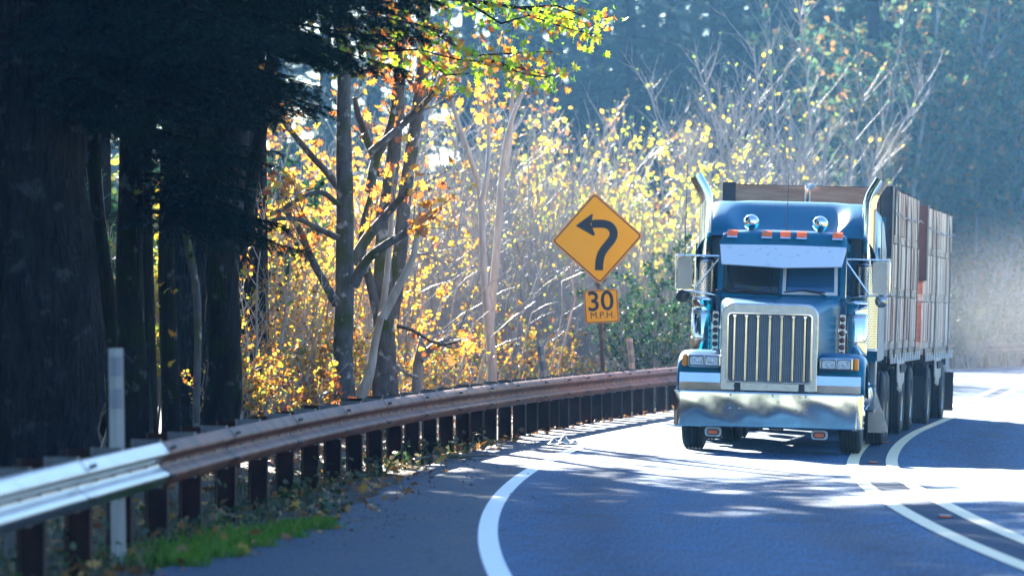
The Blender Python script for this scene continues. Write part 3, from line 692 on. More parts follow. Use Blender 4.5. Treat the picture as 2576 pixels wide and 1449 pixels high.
# side shells with the door window cut out as a frame
for s in (-1, 1):
    x = s * hwid
    a.prism([(2.22, 1.05), (3.46, 1.05), (3.46, 2.12), (2.22, 2.06)], 'x', x - .03, x + .03)
    a.prism([(3.30, 2.12), (3.46, 2.12), (3.46, 2.80), (3.30, 2.80)], 'x', x - .03, x + .03)
    a.prism([(2.16, 2.04), (2.30, 2.06), (2.52, 2.74), (2.40, 2.74)], 'x', s * .83 - .035, s * .83 + .035)
    a.prism([(2.40, 2.68), (3.30, 2.70), (3.30, 2.80), (2.42, 2.80)], 'x', x - .03, x + .03)
a.prism([(2.10, 1.95), (2.30, 1.95), (2.30, 2.09), (2.14, 2.085)], 'x', -.80, .80)           # cowl
a.prism([(2.38, 2.66), (2.5, 2.66), (2.5, 2.80), (2.40, 2.80)], 'x', -.80, .80)            # header
a.box((0, 3.42, 1.9), (1.64, .05, 1.7)); a.box((0, 2.85, 1.12), (1.64, 1.1, .06))
cab = a.build('cab', M['paint'], truck, .02, 2)
def roof_fn(u, v):
    x = (u - .5) * 2; y = 2.36 + v * 1.14
    fx = (1 - abs(x) ** 5) ** (1 / 5.0) if abs(x) < 1 else 0
    fr_ = min(1, v / .30); ff = (1 - (1 - fr_) ** 2.6) ** (1 / 2.6)
    return (x * .875, y, 2.735 + .215 * fx ** .8 * ff + .012 * (1 - x * x))
a = MB(); a.grid(roof_fn, 41, 25); ro_ = a.build('cab_roof', M['paint'], truck)
# windshield, two flat panes in a slight vee
def pane(s):
    z0, z1 = 2.085, 2.70
    return [(s * .02, 2.085, z0), (s * .765, 2.17, z0), (s * .745, 2.43, z1), (s * .02, 2.345, z1)]
for s in (-1, 1):
    p = [Vector(q) for q in pane(s)]; n_ = (p[1] - p[0]).cross(p[3] - p[0]).normalized() * (.004 if s > 0 else -.004)
    if n_.y > 0: n_ = -n_
    a = MB(); a.loft([[q for q in p], [q + n_ for q in p]], True, (True, True), False); wp = a.build('windshield', M['glass'], truck)
    a = MB(); cyc = p + [p[0]]
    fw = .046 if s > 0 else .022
    cen = sum(p, Vector()) / 4
    inn = []
    for i in range(4):
        e0 = (p[(i - 1) % 4] - p[i]).normalized(); e1 = (p[(i + 1) % 4] - p[i]).normalized(); inn.append(p[i] + (e0 + e1) * fw)
    o1 = [q + n_ * 2.2 for q in p]; i1 = [q + n_ * 2.2 for q in inn]; o0 = [q + n_ * 1.05 for q in p]; i0 = [q + n_ * 1.05 for q in inn]
    a.add(o1 + i1 + o0 + i0, [f for i in range(4) for f in ((i, (i + 1) % 4, 4 + (i + 1) % 4, 4 + i), (4 + i, 4 + (i + 1) % 4, 12 + (i + 1) % 4, 12 + i), (i, 8 + i, 8 + (i + 1) % 4, (i + 1) % 4))])
    a.build('windshield_frame', M['white_paint'] if s > 0 else M['dark'], wp)  # right frame wide and white to paint in the bright reflected border
a = MB(); a.prism([(2.09, 2.085), (2.10, 2.10), (2.37, 2.70), (2.39, 2.70), (2.13, 2.085)], 'x', -.022, .022); a.build('centre_post', M['paint'], truck)
for s in (-1, 1):   # wipers
    a = MB(); bx = -.30 if s < 0 else .62
    a.tube([(bx, 2.10, 2.075), (bx - .10 * 1, 2.09, 2.115), (bx - .30, 2.085, 2.14)], [.012, .010, .008], 6); a.tube([(bx - .58, 2.09, 2.115), (bx - .30, 2.085, 2.15), (bx - .02, 2.10, 2.12)], .009, 6)
    a.build('wiper', M['dark'], truck)
# interior
M['sky_reflection_blue'] = mat('blue_reflected_sky', (0.01, 0.42, 0.92), rough=0.4)  # flat blue painted as the sky mirrored in the right pane
a = MB(); a.add([(.075, 2.20, 2.12), (.72, 2.27, 2.12), (.70, 2.47, 2.62), (.075, 2.41, 2.62), (.075, 2.212, 2.12), (.72, 2.282, 2.12), (.70, 2.482, 2.62), (.075, 2.422, 2.62)], [(0, 1, 2, 3), (4, 7, 6, 5), (0, 4, 5, 1), (1, 5, 6, 2), (2, 6, 7, 3), (3, 7, 4, 0)]); a.build('windshield_sky_reflection', M['sky_reflection_blue'], truck)  # added panel behind the glass, standing in for a sky reflection
a = MB()
a.box((0, 2.62, 1.98), (1.5, .55, .14)); a.build('dashboard', M['dark'], truck, .03)
for x in (-.45, .45):
    a = MB(); a.box((x, 3.12, 2.15), (.5, .14, .7)); a.box((x, 3.10, 2.58), (.28, .12, .2)); a.box((x, 2.9, 1.75), (.5, .5, .16)); a.build('seat', M['seat'], truck, .05, 3)
a = MB(); c = Vector((.45, 2.72, 2.16)); ax = Vector((0, -.5, .86)).normalized(); u_ = Vector((1, 0, 0)); w_ = ax.cross(u_)
a.tube([c + (u_ * math.cos(t) + w_ * math.sin(t)) * .22 for t in np.linspace(0, 2 * math.pi, 25)], .014, 6); a.tube([c - u_ * .21, c + u_ * .21], .012, 6); a.build('steering_wheel', M['dark'], truck)
# visor
def vis(s, top): return (s * (.85 if top else .80), 2.30 if top else 1.93, 2.735 if top else 2.475)
a = MB(); 
top = [(-.85, 2.27, 2.745), (0.03, 2.23, 2.755), (.86, 2.27, 2.745)]; bot = [(-.80, 1.95, 2.478), (0.03, 1.86, 2.445), (.82, 1.95, 2.478)]
th_ = Vector((0, .010, .010))
a.loft([[Vector(p) for p in top + bot[::-1]], [Vector(p) - Vector((0, -.012, .010)) for p in top + bot[::-1]]], True, (True, True), False)
for s, i in ((-1, 0), (1, 2)): a.add([top[i], bot[i], (bot[i][0], bot[i][1] + .06, bot[i][2] + .0), (top[i][0] * 1.0, 2.42, 2.70)], [(0, 1, 2, 3)])
a.build('sun_visor', M['steel_visor'], truck)
# marker lamps
for x in (-.695, -.225, .028, .25, .735):
    b = MB(); b.prism([(2.36, 2.862), (2.36, 2.925), (2.50, 2.955), (2.56, 2.86)], 'x', x - .066, x + .066); mk = b.build('marker_lamp', M['roof_amber'], truck, .014, 2)
    b = MB(); b.prism([(2.34, 2.838), (2.35, 2.866), (2.58, 2.89), (2.60, 2.85)], 'x', x - .072, x + .072); b.build('lamp_base', M['chrome'], mk, .008)
for x in (-.467, .475):
    b = MB(); r = .105
    b.lathe([(r * math.sin(t), -r * math.cos(t) * .95) for t in np.linspace(0.02, math.pi / 2, 12)] + [(r * 1.03, .0), (r * 1.03, .02), (r * .95, .03)], (x, 2.75, 3.065), (0, 1, 0.1), 28); sp = b.build('spot_lamp', M['chrome'], truck)
    b = MB(); b.lathe([(r * .94, .024), (r * .6, .045), (.01, .055)], (x, 2.75, 3.065), (0, 1, .1), 24); b.build('lens', M['lamp'], sp)
    b = MB(); b.cyl((x, 2.75, 2.93), (x, 2.75, 2.975), .014, n=10); b.cyl((x, 2.75, 2.945), (x, 2.75, 2.96), .03, n=10); b.build('stalk', M['chassis'], sp)
# --- sleeper: roof as a height field, side and front walls
def slp(u, v):
    x = (u - .5) * 2 * 1.275; ax_ = abs(x); y = 3.02 + v * 2.95
    side = sstep(.55, .88, ax_)
    zc = 2.90 + .50 * (sstep(-.25, 1, (y - 3.42) / .95) if y > 3.2 else 0)
    zs = 2.90 + .48 * max(0, min(1, (y - 3.24) / .95)) ** .5 if y > 3.24 else 2.88
    z = zc * (1 - side) + zs * side
    e = max(0, (ax_ - .95) / .325); z -= (1 - (1 - min(1, e) ** 2.6) ** (1 / 2.6)) * .62
    return (x, y, z)
a = MB(); a.grid(slp, 61, 61)
for s in (-1, 1):
    a.box((s * 1.262, 4.70, 1.99), (.026, 2.52, 1.56))
    a.prism([(.86, 1.2), (1.24, 1.2), (1.24, 2.86), (.86, 2.86)] if s > 0 else [(-.86, 1.2), (-1.24, 1.2), (-1.24, 2.86), (-.86, 2.86)], 'y', 3.46, 3.49)
a.box((0, 5.95, 2.2), (2.5, .03, 2.1)); a.box((0, 4.7, 1.21), (2.5, 2.5, .04))
sl_ = a.build('sleeper', M['paint'], truck)
for s in (-1, 1):
    b = MB(); b.box((s * 1.278, 4.6, 2.35), (.012, .35, .5)); b.build('sleeper_window', M['greypaint'], sl_, .005)
# --- exhaust stacks and perforated shields
def shield(x, y, z0, z1, r):
    n = 40; me = bpy.data.meshes.new('heat_shield'); vs, fs, uv = [], [], []
    for j in range(n + 1):
        a_ = 2 * math.pi * j / n
        for z in (z0, z1): vs.append((x + r * math.sin(a_), y - r * math.cos(a_), z)); uv.append((r * a_, z))
    for j in range(n): fs.append((2 * j, 2 * j + 2, 2 * j + 3, 2 * j + 1))
    me.from_pydata(vs, [], fs); ul = me.uv_layers.new(name='UVMap')
    for lp in me.loops: ul.data[lp.index].uv = uv[lp.vertex_index]
    me.polygons.foreach_set('use_smooth', [True] * n); me.materials.append(M['perf']); me.update()
    return link(bpy.data.objects.new('heat_shield', me), truck)
for s in (-1, 1):
    x = s * 1.125; y = 3.22
    pts = [(x, y, 1.35), (x, y, 2.4), (x, y, 3.28), (x + s * .005, y, 3.38), (x + s * .03, y, 3.47), (x + s * .07, y, 3.55), (x + s * .115, y, 3.62), (x + s * .155, y, 3.69)]
    a = MB(); a.tube(pts, .0925, 24, (False, False)); a.tube(pts[::-1], .086, 24, (False, False))
    st_ = a.build('exhaust_stack', M['chrome'], truck)
    # slanted cut: outer lip
    sh = shield(x - s * .01, y, 1.33, 2.545, .160)
    for z in (1.33, 2.50): a = MB(); a.lathe([(.1605, 0), (.1635, 0), (.1635, .045), (.1605, .045)], (x - s * .01, y, z), (0, 0, 1), 36); a.build('clamp_band', M['alu'], sh)
    a = MB(); a.lathe([(.15, 0), (.10, .03)], (x - s * .01, y, 2.545), (0, 0, 1), 30)
    a.build('shield_cap', M['alu'], sh)
# --- air cleaners and lamp bars
for s in (-1, 1):
    x = s * 1.04; y = 1.98
    a = MB(); a.lathe([(.05, 0), (.14, .0), (.147, .02), (.147, .53), (.142, .535), (.142, .685), (.150, .69), (.150, .715), (.12, .735), (.02, .74)], (x, y, 1.285), (0, 0, 1), 40); ac = a.build('air_cleaner', M['chrome'], truck)
    for z in (1.46, 1.80, 1.83): b = MB(); b.lathe([(.1475, 0), (.1525, .004), (.1525, .014), (.1475, .018)], (x, y, z), (0, 0, 1), 40); b.build('clamp_band', M['alu'], ac)
    b = MB(); b.box((s * .855, 1.90, 1.535), (.085, .02, .60)); lb = b.build('lamp_bar', M['alu'], truck, .006)
    for k in range(6):
        z = 1.30 + .094 * k
        b = MB(); b.lathe([(.037, 0), (.037, .008), (.030, .012)], (s * .855, 1.889, z), (0, -1, 0), 18); bz = b.build('lamp_bezel', M['chassis'], lb)
        b = MB(); b.lathe([(.029, .011), (.026, .022), (.014, .028), (.002, .030)], (s * .855, 1.889, z), (0, -1, 0), 16); b.build('marker_lens', M['redlens'], lb)
# --- mirrors
for s in (-1, 1):
    x0, x1 = s * .86, s * 1.455; y = 2.34
    a = MB(); t_ = .013
    a.tube([(x0, y + .05, 2.585), (s * 1.42, y, 2.585), (x1 - s * .01, y, 2.575), (x1, y, 2.54), (x1, y, 2.14), (x1 - s * .02, y, 2.105), (s * 1.20, y, 2.10)], t_, 8)
    a.tube([(s * 1.20, y, 2.10), (x0, y + .05, 2.05)], t_, 8); a.tube([(x0, y + .02, 2.56), (s * 1.19, y - .02, 2.11)], t_, 8); a.tube([(s * 1.185, y, 2.575), (s * 1.185, y, 2.10)], t_ * .9, 8)
    a.tube([(s * 1.185, y, 2.44), (s * 1.165, y + .03, 2.40), (s * 1.155, y + .06, 1.70)], .009, 6)
    a.tube([(x0, y + .05, 2.60), (x0, y + .05, 2.02)], t_, 8)
    fr2 = a.build('mirror_bracket', M['chrome'], truck)
    a = MB(); a.prism([(s * 1.325 + p, 2.345 + q) for p, q in rrect((.100, .215), .025)], 'y', y - .03, y + .02); mi = a.build('mirror', M['mirror_back'], truck, .006)
    a = MB(); a.prism([(s * 1.325 + p, 2.345 + q) for p, q in rrect((.09, .203), .02)], 'y', y + .021, y + .025); a.build('mirror_glass', M['chrome'], mi)
    a = MB(); a.lathe([(.004, -.05), (.045, -.042), (.075, -.022), (.088, 0), (.088, .012)], (s * 1.352, y, 2.03), (0, 1, 0), 26); a.build('round_mirror', M['mirror_back'] if s > 0 else M['chassis'], truck)
    a = MB(); a.tube([(s * 1.335, y, 2.585), (s * 1.333, y, 2.70), (s * 1.328, y, 3.83)], [.009, .006, .0035], 6); a.build('antenna', M['chassis'], truck)
a = MB(); a.tube([(.02, 2.8, 2.945), (.02, 2.8, 3.1), (.025, 2.8, 3.75)], [.010, .006, .003], 6); a.build('antenna', M['chassis'], truck)

# ------------------------------------------------------------------ trailers and their load of bins
def make_trailer(label, x, y, heading, axles, roll=1.6):
    t = empty('flatbed_trailer', label, 'trailer', (x, y, road_z(x, y)), (0, R_(roll), -R_(heading)), 'flatbed trailers behind the truck')
    L = 7.45
    a = MB(); a.box((0, L / 2, 1.285), (2.46, L, .09)); a.build('deck', M['tarp'], t, .01)
    a = MB()
    for s in (-1, 1): a.box((s * .42, L / 2, 1.09), (.14, L - .1, .29)); a.box((s * 1.245, L / 2, 1.275), (.035, L, .13))
    for k in range(9): a.box((0, .3 + k * .85, 1.19), (2.4, .08, .09))
    a.build('frame', M['chassis'], t, .006)
    sp_ = MB().box((0, 0, 0), (.03, .10, .14)).mesh('stake_pocket', M['white_paint'])
    for s in (-1, 1):
        for k in range(12): link(bpy.data.objects.new('stake_pocket', sp_), t).location = (s * 1.268, .35 + k * .62, 1.20)
    for yy in axles:
        a = MB(); a.box((0, yy, .52), (1.7, .14, .14)); a.box((0, yy, .80), (1.0, .9, .12)); a.build('axle', M['chassis'], t)
        for s in (-1, 1): wheel(t, (s * 1.07, yy, .515), .515, .28, s, True, True); wheel(t, (s * .745, yy, .515), .515, .28, s, False, True)
    # canvas panels and chain loops slung under the deck edge
    for s in (-1, 1):
        yc = axles[0] - 1.35 if axles[0] > 2.2 else axles[0] + 1.4
        a = MB(); a.grid(lambda u, v: (s * (1.255 + .015 * math.sin(u * 21)), yc - .75 + 1.5 * u, 1.17 - (.50 - .18 * abs(2 * u - 1) ** 2) * v), 25, 6); o = a.build('canvas_panel', M['tarp'], t); q = o.modifiers.new('thickness', 'SOLIDIFY'); q.thickness = .012
        a = MB()
        for k in range(4):
            y0 = yc - .6 + k * .3; a.tube([(s * 1.29, y0 + .28 * i / 8, 1.10 - .11 * math.sin(math.pi * i / 8)) for i in range(9)], .016, 6)
        a.build('chain', M['chassis'], t)
        a = MB(); a.box((s * 1.05, axles[-1] + .68, .52), (.6, .02, .7)); a.build('mud_flap', M['dark'], t)
    a = MB(); a.box((0, -.55 if axles[0] < 2 else -.3, .85), (.16, 1.2, .14)); a.box((0, L + .02, 1.05), (2.3, .04, .12)); a.build('drawbar', M['chassis'], t)
    return t
T1 = make_trailer('front flatbed trailer carrying wooden bins right behind the blue truck', 4.24, 63.0, 8.8, (4.1, 6.4))
T2 = make_trailer('rear flatbed trailer with wooden bins, last in the line', 5.60, 71.75, 9.3, (2.1, 6.0))
T2.location.z -= 0.05
def bin_meshes(seed):
    r = random.Random(seed); B = 1.19; Hh = .79
    a = MB(); h = B / 2
    for s in (-1, 1):
        a.box((s * (h - .035), 0, .445), (.018, B - .06, .66)); a.box((0, s * (h - .035), .445), (B - .08, .018, .66))
    a.box((0, 0, .115), (B - .06, B - .06, .02)); pl = a.mesh('plywood_panel', M['ply_front'])
    out = [(pl, 'plywood_panel')]
    for s in (-1, 1):
        a = MB(); y = -h + .01
        while y < h - .07:
            w = r.choice((.10, .13, .16, .19)); w = min(w, h - y - .005)
            a2 = MB(); st = r.random() >= .8; (a2 if st else a).box((s * (h - .013), y + w / 2, .445 + r.uniform(-.012, .01)), (.022, w, .665 + r.uniform(-.02, .015)))
            if st: out.append((a2.mesh('stained_board', M['slat_brown']), 'stained_board'))
            y += w + r.choice((.012, .025, .04, .075))
        out.append((a.mesh('side_boards', M['slat']), 'side_boards'))
    a = MB()
    for x in (-.52, 0, .52): 
        for y in (-.5, -.17, .17, .5): a.box((x, y, .052), (.12, .14, .10))
        a.box((x, 0, .105), (.12, B - .02, .022))
    for y in (-.5, 0, .5): a.box((0, y, .006), (B - .02, .10, .012))
    out.append((a.mesh('skid', M['slat']), 'skid'))
    return out
BM = [bin_meshes(s) for s in (1, 2, 3)]
ORD = ['first', 'second', 'third', 'fourth', 'fifth', 'sixth']; TIER = ['bottom', 'middle', 'top']
rb = random.Random(12)
def load(T, which):
    mw = Matrix.Translation(T.location) @ T.rotation_euler.to_matrix().to_4x4()
    for col, sx in ((0, 1), (1, -1)):
        for i in range(6):
            for j in range(3):
                side = 'right' if col == 0 else 'left'
                p = mw @ Vector((sx * .61 + rb.uniform(-.012, .012), .64 + i * 1.225 + rb.uniform(-.01, .01), 1.335 + j * .797))
                lab = f'weathered wooden bin, {TIER[j]} tier, {ORD[i]} from the front, {side} row, {which} trailer'
                o = empty('wooden_bin', lab, 'bin', p, T.rotation_euler, 'wooden bins stacked on the trailers')
                o.rotation_euler.z += rb.uniform(-.012, .012)
                ms = BM[(i * 7 + j * 5 + col) % 3]
                for me, nm in ms: link(bpy.data.objects.new(nm, me), o)
    return mw
W1 = load(T1, 'front'); W2 = load(T2, 'rear')
ZT = 1.335 + 3 * .797
def thing_from(mb, name, m, mw, label, cat, group, bev=0):
    me_o = mb.build(name, m, None, bev); me_o.matrix_world = mw; tag(me_o, label, cat, group); return me_o
for mw, which in ((W1, 'front'), (W2, 'rear')):
    for s, sd in ((-1, 'left'), (1, 'right')):
        a = MB(); zz = (ZT - 1.05, ZT + .012) if which == 'front' else (ZT - 1.25, ZT + .012)
        a.box((s * 1.243, .16, sum(zz) / 2), (.02, .36, zz[1] - zz[0])); a.box((s * 1.148, .012, sum(zz) / 2), (.17, .018, zz[1] - zz[0]))
        thing_from(a, 'corner_guard', M['guard'], mw, f'dark corner guard on the {sd} front corner of the {which} load', 'corner guard', 'dark corner guards on the stacked bins', .004)
def strap(mw, y, m, label, w=.09, dy=0.0, sway=.0):
    a = MB(); path = []
    for s in (1, -1):
        seg = [(s * 1.275, 1.22), (s * (1.262 + sway), 1.8), (s * (1.258 + sway * 1.2), 2.6), (s * 1.256, 3.4), (s * 1.235, ZT + .012)]
        path += seg if s == 1 else seg[::-1]
    rings = []
    n = len(path)
    for i, (x, z) in enumerate(path):
        yy = y + dy * (1 - (z - 1.2) / 2.6); x0, z0 = path[max(i - 1, 0)]; x1, z1 = path[min(i + 1, n - 1)]; L = math.hypot(x1 - x0, z1 - z0); nx, nz = (z1 - z0) / L * .005, -(x1 - x0) / L * .005
        rings.append([(x - nx, yy - w / 2, z - nz), (x + nx, yy - w / 2, z + nz), (x + nx, yy + w / 2, z + nz), (x - nx, yy + w / 2, z - nz)])
    a.loft(rings, True, (True, True), False)
    thing_from(a, 'tie_down_strap', m, mw, label, 'strap', 'straps over the stacked bins')
for y, m, col, dy in ((1.28, 'strap_grey', 'broad grey', -.35), (3.20, 'strap_plum', 'first plum coloured', -.4), (4.45, 'strap_plum', 'second plum coloured', -.3), (6.10, 'strap_grey', 'narrow grey', -.2)):
    strap(W1, y, M[m], f'{col} strap pulled down over the bins of the front trailer', .26 if 'broad' in col else .15, dy, .02)
for y, m, col, dy in ((2.30, 'strap_olive', 'olive', -.3), (5.9, 'strap_grey', 'grey', 0.0)):
    strap(W2, y, M[m], f'{col} strap over the bins of the rear trailer', .24, dy, .02)
for mw, which in ((W1, 'front'), (W2, 'rear')):
    a = MB(); a.tube([(1.275, .2 + 7.0 * i / 20, ZT - .36 - .05 * math.sin(math.pi * i / 20) - .02 * math.sin(i * 1.3)) for i in range(21)], .011, 6)
    thing_from(a, 'rope', M['rope'], mw, f'pale rope along the top bins of the {which} trailer', 'rope', 'ropes along the loads')
# torn scrap of white plastic caught between the front top bins
a = MB(); a.grid(lambda u, v: (.02 + .20 * (u - .35) * (1 - .5 * v), .02 - .03 * math.sin(u * 9), ZT + .015 - .12 * v * (1 - abs(u - .4)) + .02 * math.sin(u * 14 + v * 6)), 12, 7)
o = thing_from(a, 'plastic_scrap', M['white_paint'], W1, 'torn scrap of white plastic on top of the front bins', 'plastic scrap', None); q = o.modifiers.new('thickness', 'SOLIDIFY'); q.thickness = .002
# ------------------------------------------------------------------ vegetation makers
rng = np.random.default_rng(77)
def rot_frames(N, rng, up_bias=0.0):
    a = rng.normal(size=(N, 3)); a[:, 2] += up_bias; a /= np.linalg.norm(a, axis=1, keepdims=True)
    b = rng.normal(size=(N, 3)); b -= a * (a * b).sum(1, keepdims=True); b /= np.linalg.norm(b, axis=1, keepdims=True)
    return a, b, np.cross(a, b)          # normal, along, across
LOBED = np.array([(0, 0), (.16, .30), (.46, .10), (.40, .34), (.62, .50), (.34, .58), (.36, .86), (.12, .70), (0, 1.05), (-.12, .70), (-.36, .86), (-.34, .58), (-.62, .50), (-.40, .34), (-.46, .10), (-.16, .30)])
SIMPLE = np.array([(0, 0), (.30, .22), (.36, .55), (.16, .80), (0, 1.0), (-.16, .80), (-.36, .55), (-.30, .22)])
def leaves(name, anchors, sizes, m, rng, shape=SIMPLE, up_bias=.5, droop=0.0):
    A = np.asarray(anchors, float); N = len(A); nrm, al, ac = rot_frames(N, rng, up_bias)
    if droop: al = al - np.array([0, 0, droop]); al /= np.linalg.norm(al, axis=1, keepdims=True); ac = np.cross(nrm, al); ac /= np.linalg.norm(ac, axis=1, keepdims=True); nrm = np.cross(al, ac)
    s = (np.asarray(sizes) if hasattr(sizes, '__len__') else np.full(N, sizes)) * rng.uniform(.4, 1.3, N)
    x = shape[:, 0][None, :, None]; y = shape[:, 1][None, :, None]
    fold = (np.abs(x) * .28 - .12 * y * y)
    V = A[:, None, :] + s[:, None, None] * (ac[:, None, :] * x + al[:, None, :] * y + nrm[:, None, :] * fold)
    return np_mesh(name, V, None, m)
def rv(r, s=1.0): return Vector((r.uniform(-s, s), r.uniform(-s, s), r.uniform(-s, s)))
def wander(r, p, d, L, n, bend=.12, up=0.0):
    pts = [Vector(p)]; d = Vector(d).normalized()
    for i in range(n):
        d = (d + rv(r, bend) + Vector((0, 0, up))).normalized(); pts.append(pts[-1] + d * (L / n))
    return pts
def along(pts, t):
    f = t * (len(pts) - 1); i = min(int(f), len(pts) - 2); return pts[i].lerp(pts[i + 1], f - i), (pts[i + 1] - pts[i]).normalized()
def shrub(seed, H, stems, spread, r0, twigs, leaf_n, leaf_t0=.35, up=.05, twigL=(.5, 1.5), lean=None):
    """many-stemmed small tree: returns wood MB and leaf anchors"""
    r = random.Random(seed); mb = MB(); anc = []
    tips = []
    for k in range(stems):
        az = 2 * math.pi * (k + r.random()) / stems; out = spread * r.uniform(.3, 1)
        d = Vector((math.cos(az) * out, math.sin(az) * out, 1))
        if lean: d += Vector(lean)
        h = H * r.uniform(.65, 1.0); pts = wander(r, (math.cos(az) * .12, math.sin(az) * .12, -.2), d, h * 1.05, 7, .10, up)
        mb.tube(pts, [r0 * r.uniform(.8, 1.2) * (1 - .85 * i / 7) + .004 for i in range(8)], 6)
        for q in range(twigs):
            t = r.uniform(.25, .98); p, dd = along(pts, t); a2 = r.uniform(0, 6.28); L = r.uniform(*twigL) * (1.15 - t * .6)
            d2 = (dd * .75 + Vector((math.cos(a2), math.sin(a2), .25)) * .8); tw = wander(r, p, d2, L, 3, .16, .08)
            mb.tube(tw, [.012, .009, .006, .003], 4, (False, False)); tips.append((tw, t))
            for _ in range(2):
                p2, d3 = along(tw, r.uniform(.3, .9)); t2 = wander(r, p2, d3 + rv(r, .7), L * .4, 2, .2, .1); mb.tube(t2, [.006, .004, .002], 3, (False, False)); tips.append((t2, t))
    w = [(tw, t) for tw, t in tips if t > leaf_t0] or tips
    w = r.sample(w, max(4, int(len(w) * .5)))          # leaves hang in clusters on some of the twigs
    for _ in range(leaf_n):
        tw, t = r.choice(w); p, dd = along(tw, 1 - .8 * r.random() ** 1.5); anc.append(tuple(p + rv(r, .06)))
    return mb, np.array(anc)
def plant_protos(prefix, specs, wood, leafm, size, shape=SIMPLE):
    out = []
    for sp in specs:
        mb, anc = shrub(**sp); g = np.random.default_rng(sp['seed'])
        out.append((mb.mesh(prefix + '_stems', wood), leaves(prefix + '_leaves', anc, size, leafm, g, shape)))
    return out
def put(name, label, cat, protos, k, x, y, sc, rz, group, zoff=0.0, trunkname='stems', crownname='leaves', sz=None):
    o = empty(name, label, cat, (x, y, ground_z(x, y) + zoff), (0, 0, rz), group); o.scale = (sc, sc, sz or sc)
    t, c = protos[k % len(protos)]
    link(bpy.data.objects.new(trunkname, t), o); link(bpy.data.objects.new(crownname, c), o); return o

# --- conifers
def needle_tris(segs, dens, nl, nw, rng):
    """segs: list of (p0,p1); needles stand off the twig on all sides, swept forward"""
    P0 = np.array([s[0] for s in segs]); P1 = np.array([s[1] for s in segs]); L = np.linalg.norm(P1 - P0, axis=1)
    cnt = np.maximum(2, (L * dens).astype(int)); idx = np.repeat(np.arange(len(segs)), cnt); N = len(idx)
    t = rng.random(N); d = (P1 - P0)[idx] / L[idx][:, None]; base = P0[idx] + (P1 - P0)[idx] * t[:, None]
    n = rng.normal(size=(N, 3)); n -= d * (n * d).sum(1, keepdims=True); n /= np.linalg.norm(n, axis=1, keepdims=True)
    dirn = n * .8 + d * .7 + np.array([0, 0, -.12]); dirn /= np.linalg.norm(dirn, axis=1, keepdims=True)
    side = np.cross(dirn, rng.normal(size=(N, 3))); side /= np.linalg.norm(side, axis=1, keepdims=True)
    l = nl * rng.uniform(.7, 1.2, N)[:, None]
    return np.stack([base - side * nw, base + side * nw, base + dirn * l], 1)
def fir_boughs(r, H, z0, z1, rad, whorl_dz, per, twig_step, seg_out, mb, azs=None, droop=.22, radf=None):
    z = z0
    while z < z1:
        for k in range(per):
            az = r.uniform(0, 6.283) if azs is None else r.uniform(*azs); L = (radf(z) if radf else rad * max(.12, (1 - (z - z0) / (H - z0 + .01)))) * r.uniform(.7, 1.1)
            if L < .25: continue
            zz = z + r.uniform(-.5, .5) * whorl_dz; d = Vector((math.cos(az), math.sin(az), r.uniform(-.10, .18)))
            n = 6; pts = [Vector((0, 0, zz)) + d * .12]
            for i in range(n): d = (d + Vector((r.uniform(-.08, .08), r.uniform(-.08, .08), (-droop if i < 4 else droop * .7) * .45))).normalized(); pts.append(pts[-1] + d * (L / n))
            mb.tube(pts, [.035 * min(1, L / 3) * (1 - i / n) + .006 for i in range(n + 1)], 5, (False, False))
            t = .12
            while t < 1:
                p, dd = along(pts, t); sd = dd.cross(Vector((0, 0, 1))).normalized(); tl = L * .30 * (1.12 - t) ** .7 * r.uniform(.6, 1.1) + .08
                for s in (-1, 1):
                    dir_ = (sd * s * .85 + dd * .6 + Vector((0, 0, r.uniform(-.45, -.02)))).normalized(); q = p + dir_ * tl * .5; q2 = q + (dir_ + Vector((0, 0, -.25))).normalized() * tl * .5
                    seg_out.append((tuple(p), tuple(q))); seg_out.append((tuple(q), tuple(q2)))
                    if tl > .35:
                        for s2 in (-1, 1):
                            for tt in (.35, .65):
                                b = p.lerp(q2, tt); e = b + (dir_ + dd * .5 * 1 + sd * s2 * .0 + dir_.cross(Vector((0, 0, 1))) * s2 * .8 + Vector((0, 0, -.15))).normalized() * tl * .38; seg_out.append((tuple(b), tuple(e)))
                t += twig_step / L
            seg_out.append((tuple(pts[-2]), tuple(pts[-1])))
        z += whorl_dz
def far_fir(seed, H, z0, rad, wood, leafm, dens=26, nl=.20, nw=.022):
    r = random.Random(seed); g = np.random.default_rng(seed); mb = MB(); segs = []
    mb.tube([(0, 0, -.5), (0, 0, H * .3), (.1, .05, H * .7), (.05, 0, H)], [H * .017, H * .013, H * .007, .02], 10)
    fir_boughs(r, H, z0, H - .3, rad, .75, 4, .42, segs, mb)
    return mb.mesh('fir_trunk', wood), np_mesh('fir_needles', needle_tris(segs, dens, nl, nw, g), None, leafm)
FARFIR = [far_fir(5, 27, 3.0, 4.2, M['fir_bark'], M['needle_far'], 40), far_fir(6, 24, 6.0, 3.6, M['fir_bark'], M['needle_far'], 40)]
SHADEFIR = [far_fir(8, 25, 5.5, 4.6, M['fir_bark'], M['needle'], 34, .22, .03), far_fir(9, 27, 7.5, 4.2, M['fir_bark'], M['needle'], 34, .22, .03)]
HIGHFIR = [far_fir(10, 26, 9.5, 4.0, M['fir_bark'], M['needle'], 34, .22, .03), far_fir(11, 27, 9.0, 3.9, M['fir_bark'], M['needle'], 34, .22, .03)]
def fir(label, k, x, y, sc, rz, group, protos=FARFIR):
    return put('fir_tree', label, 'tree', protos, k, x, y, sc, rz, group, 0, 'trunk', 'crown')
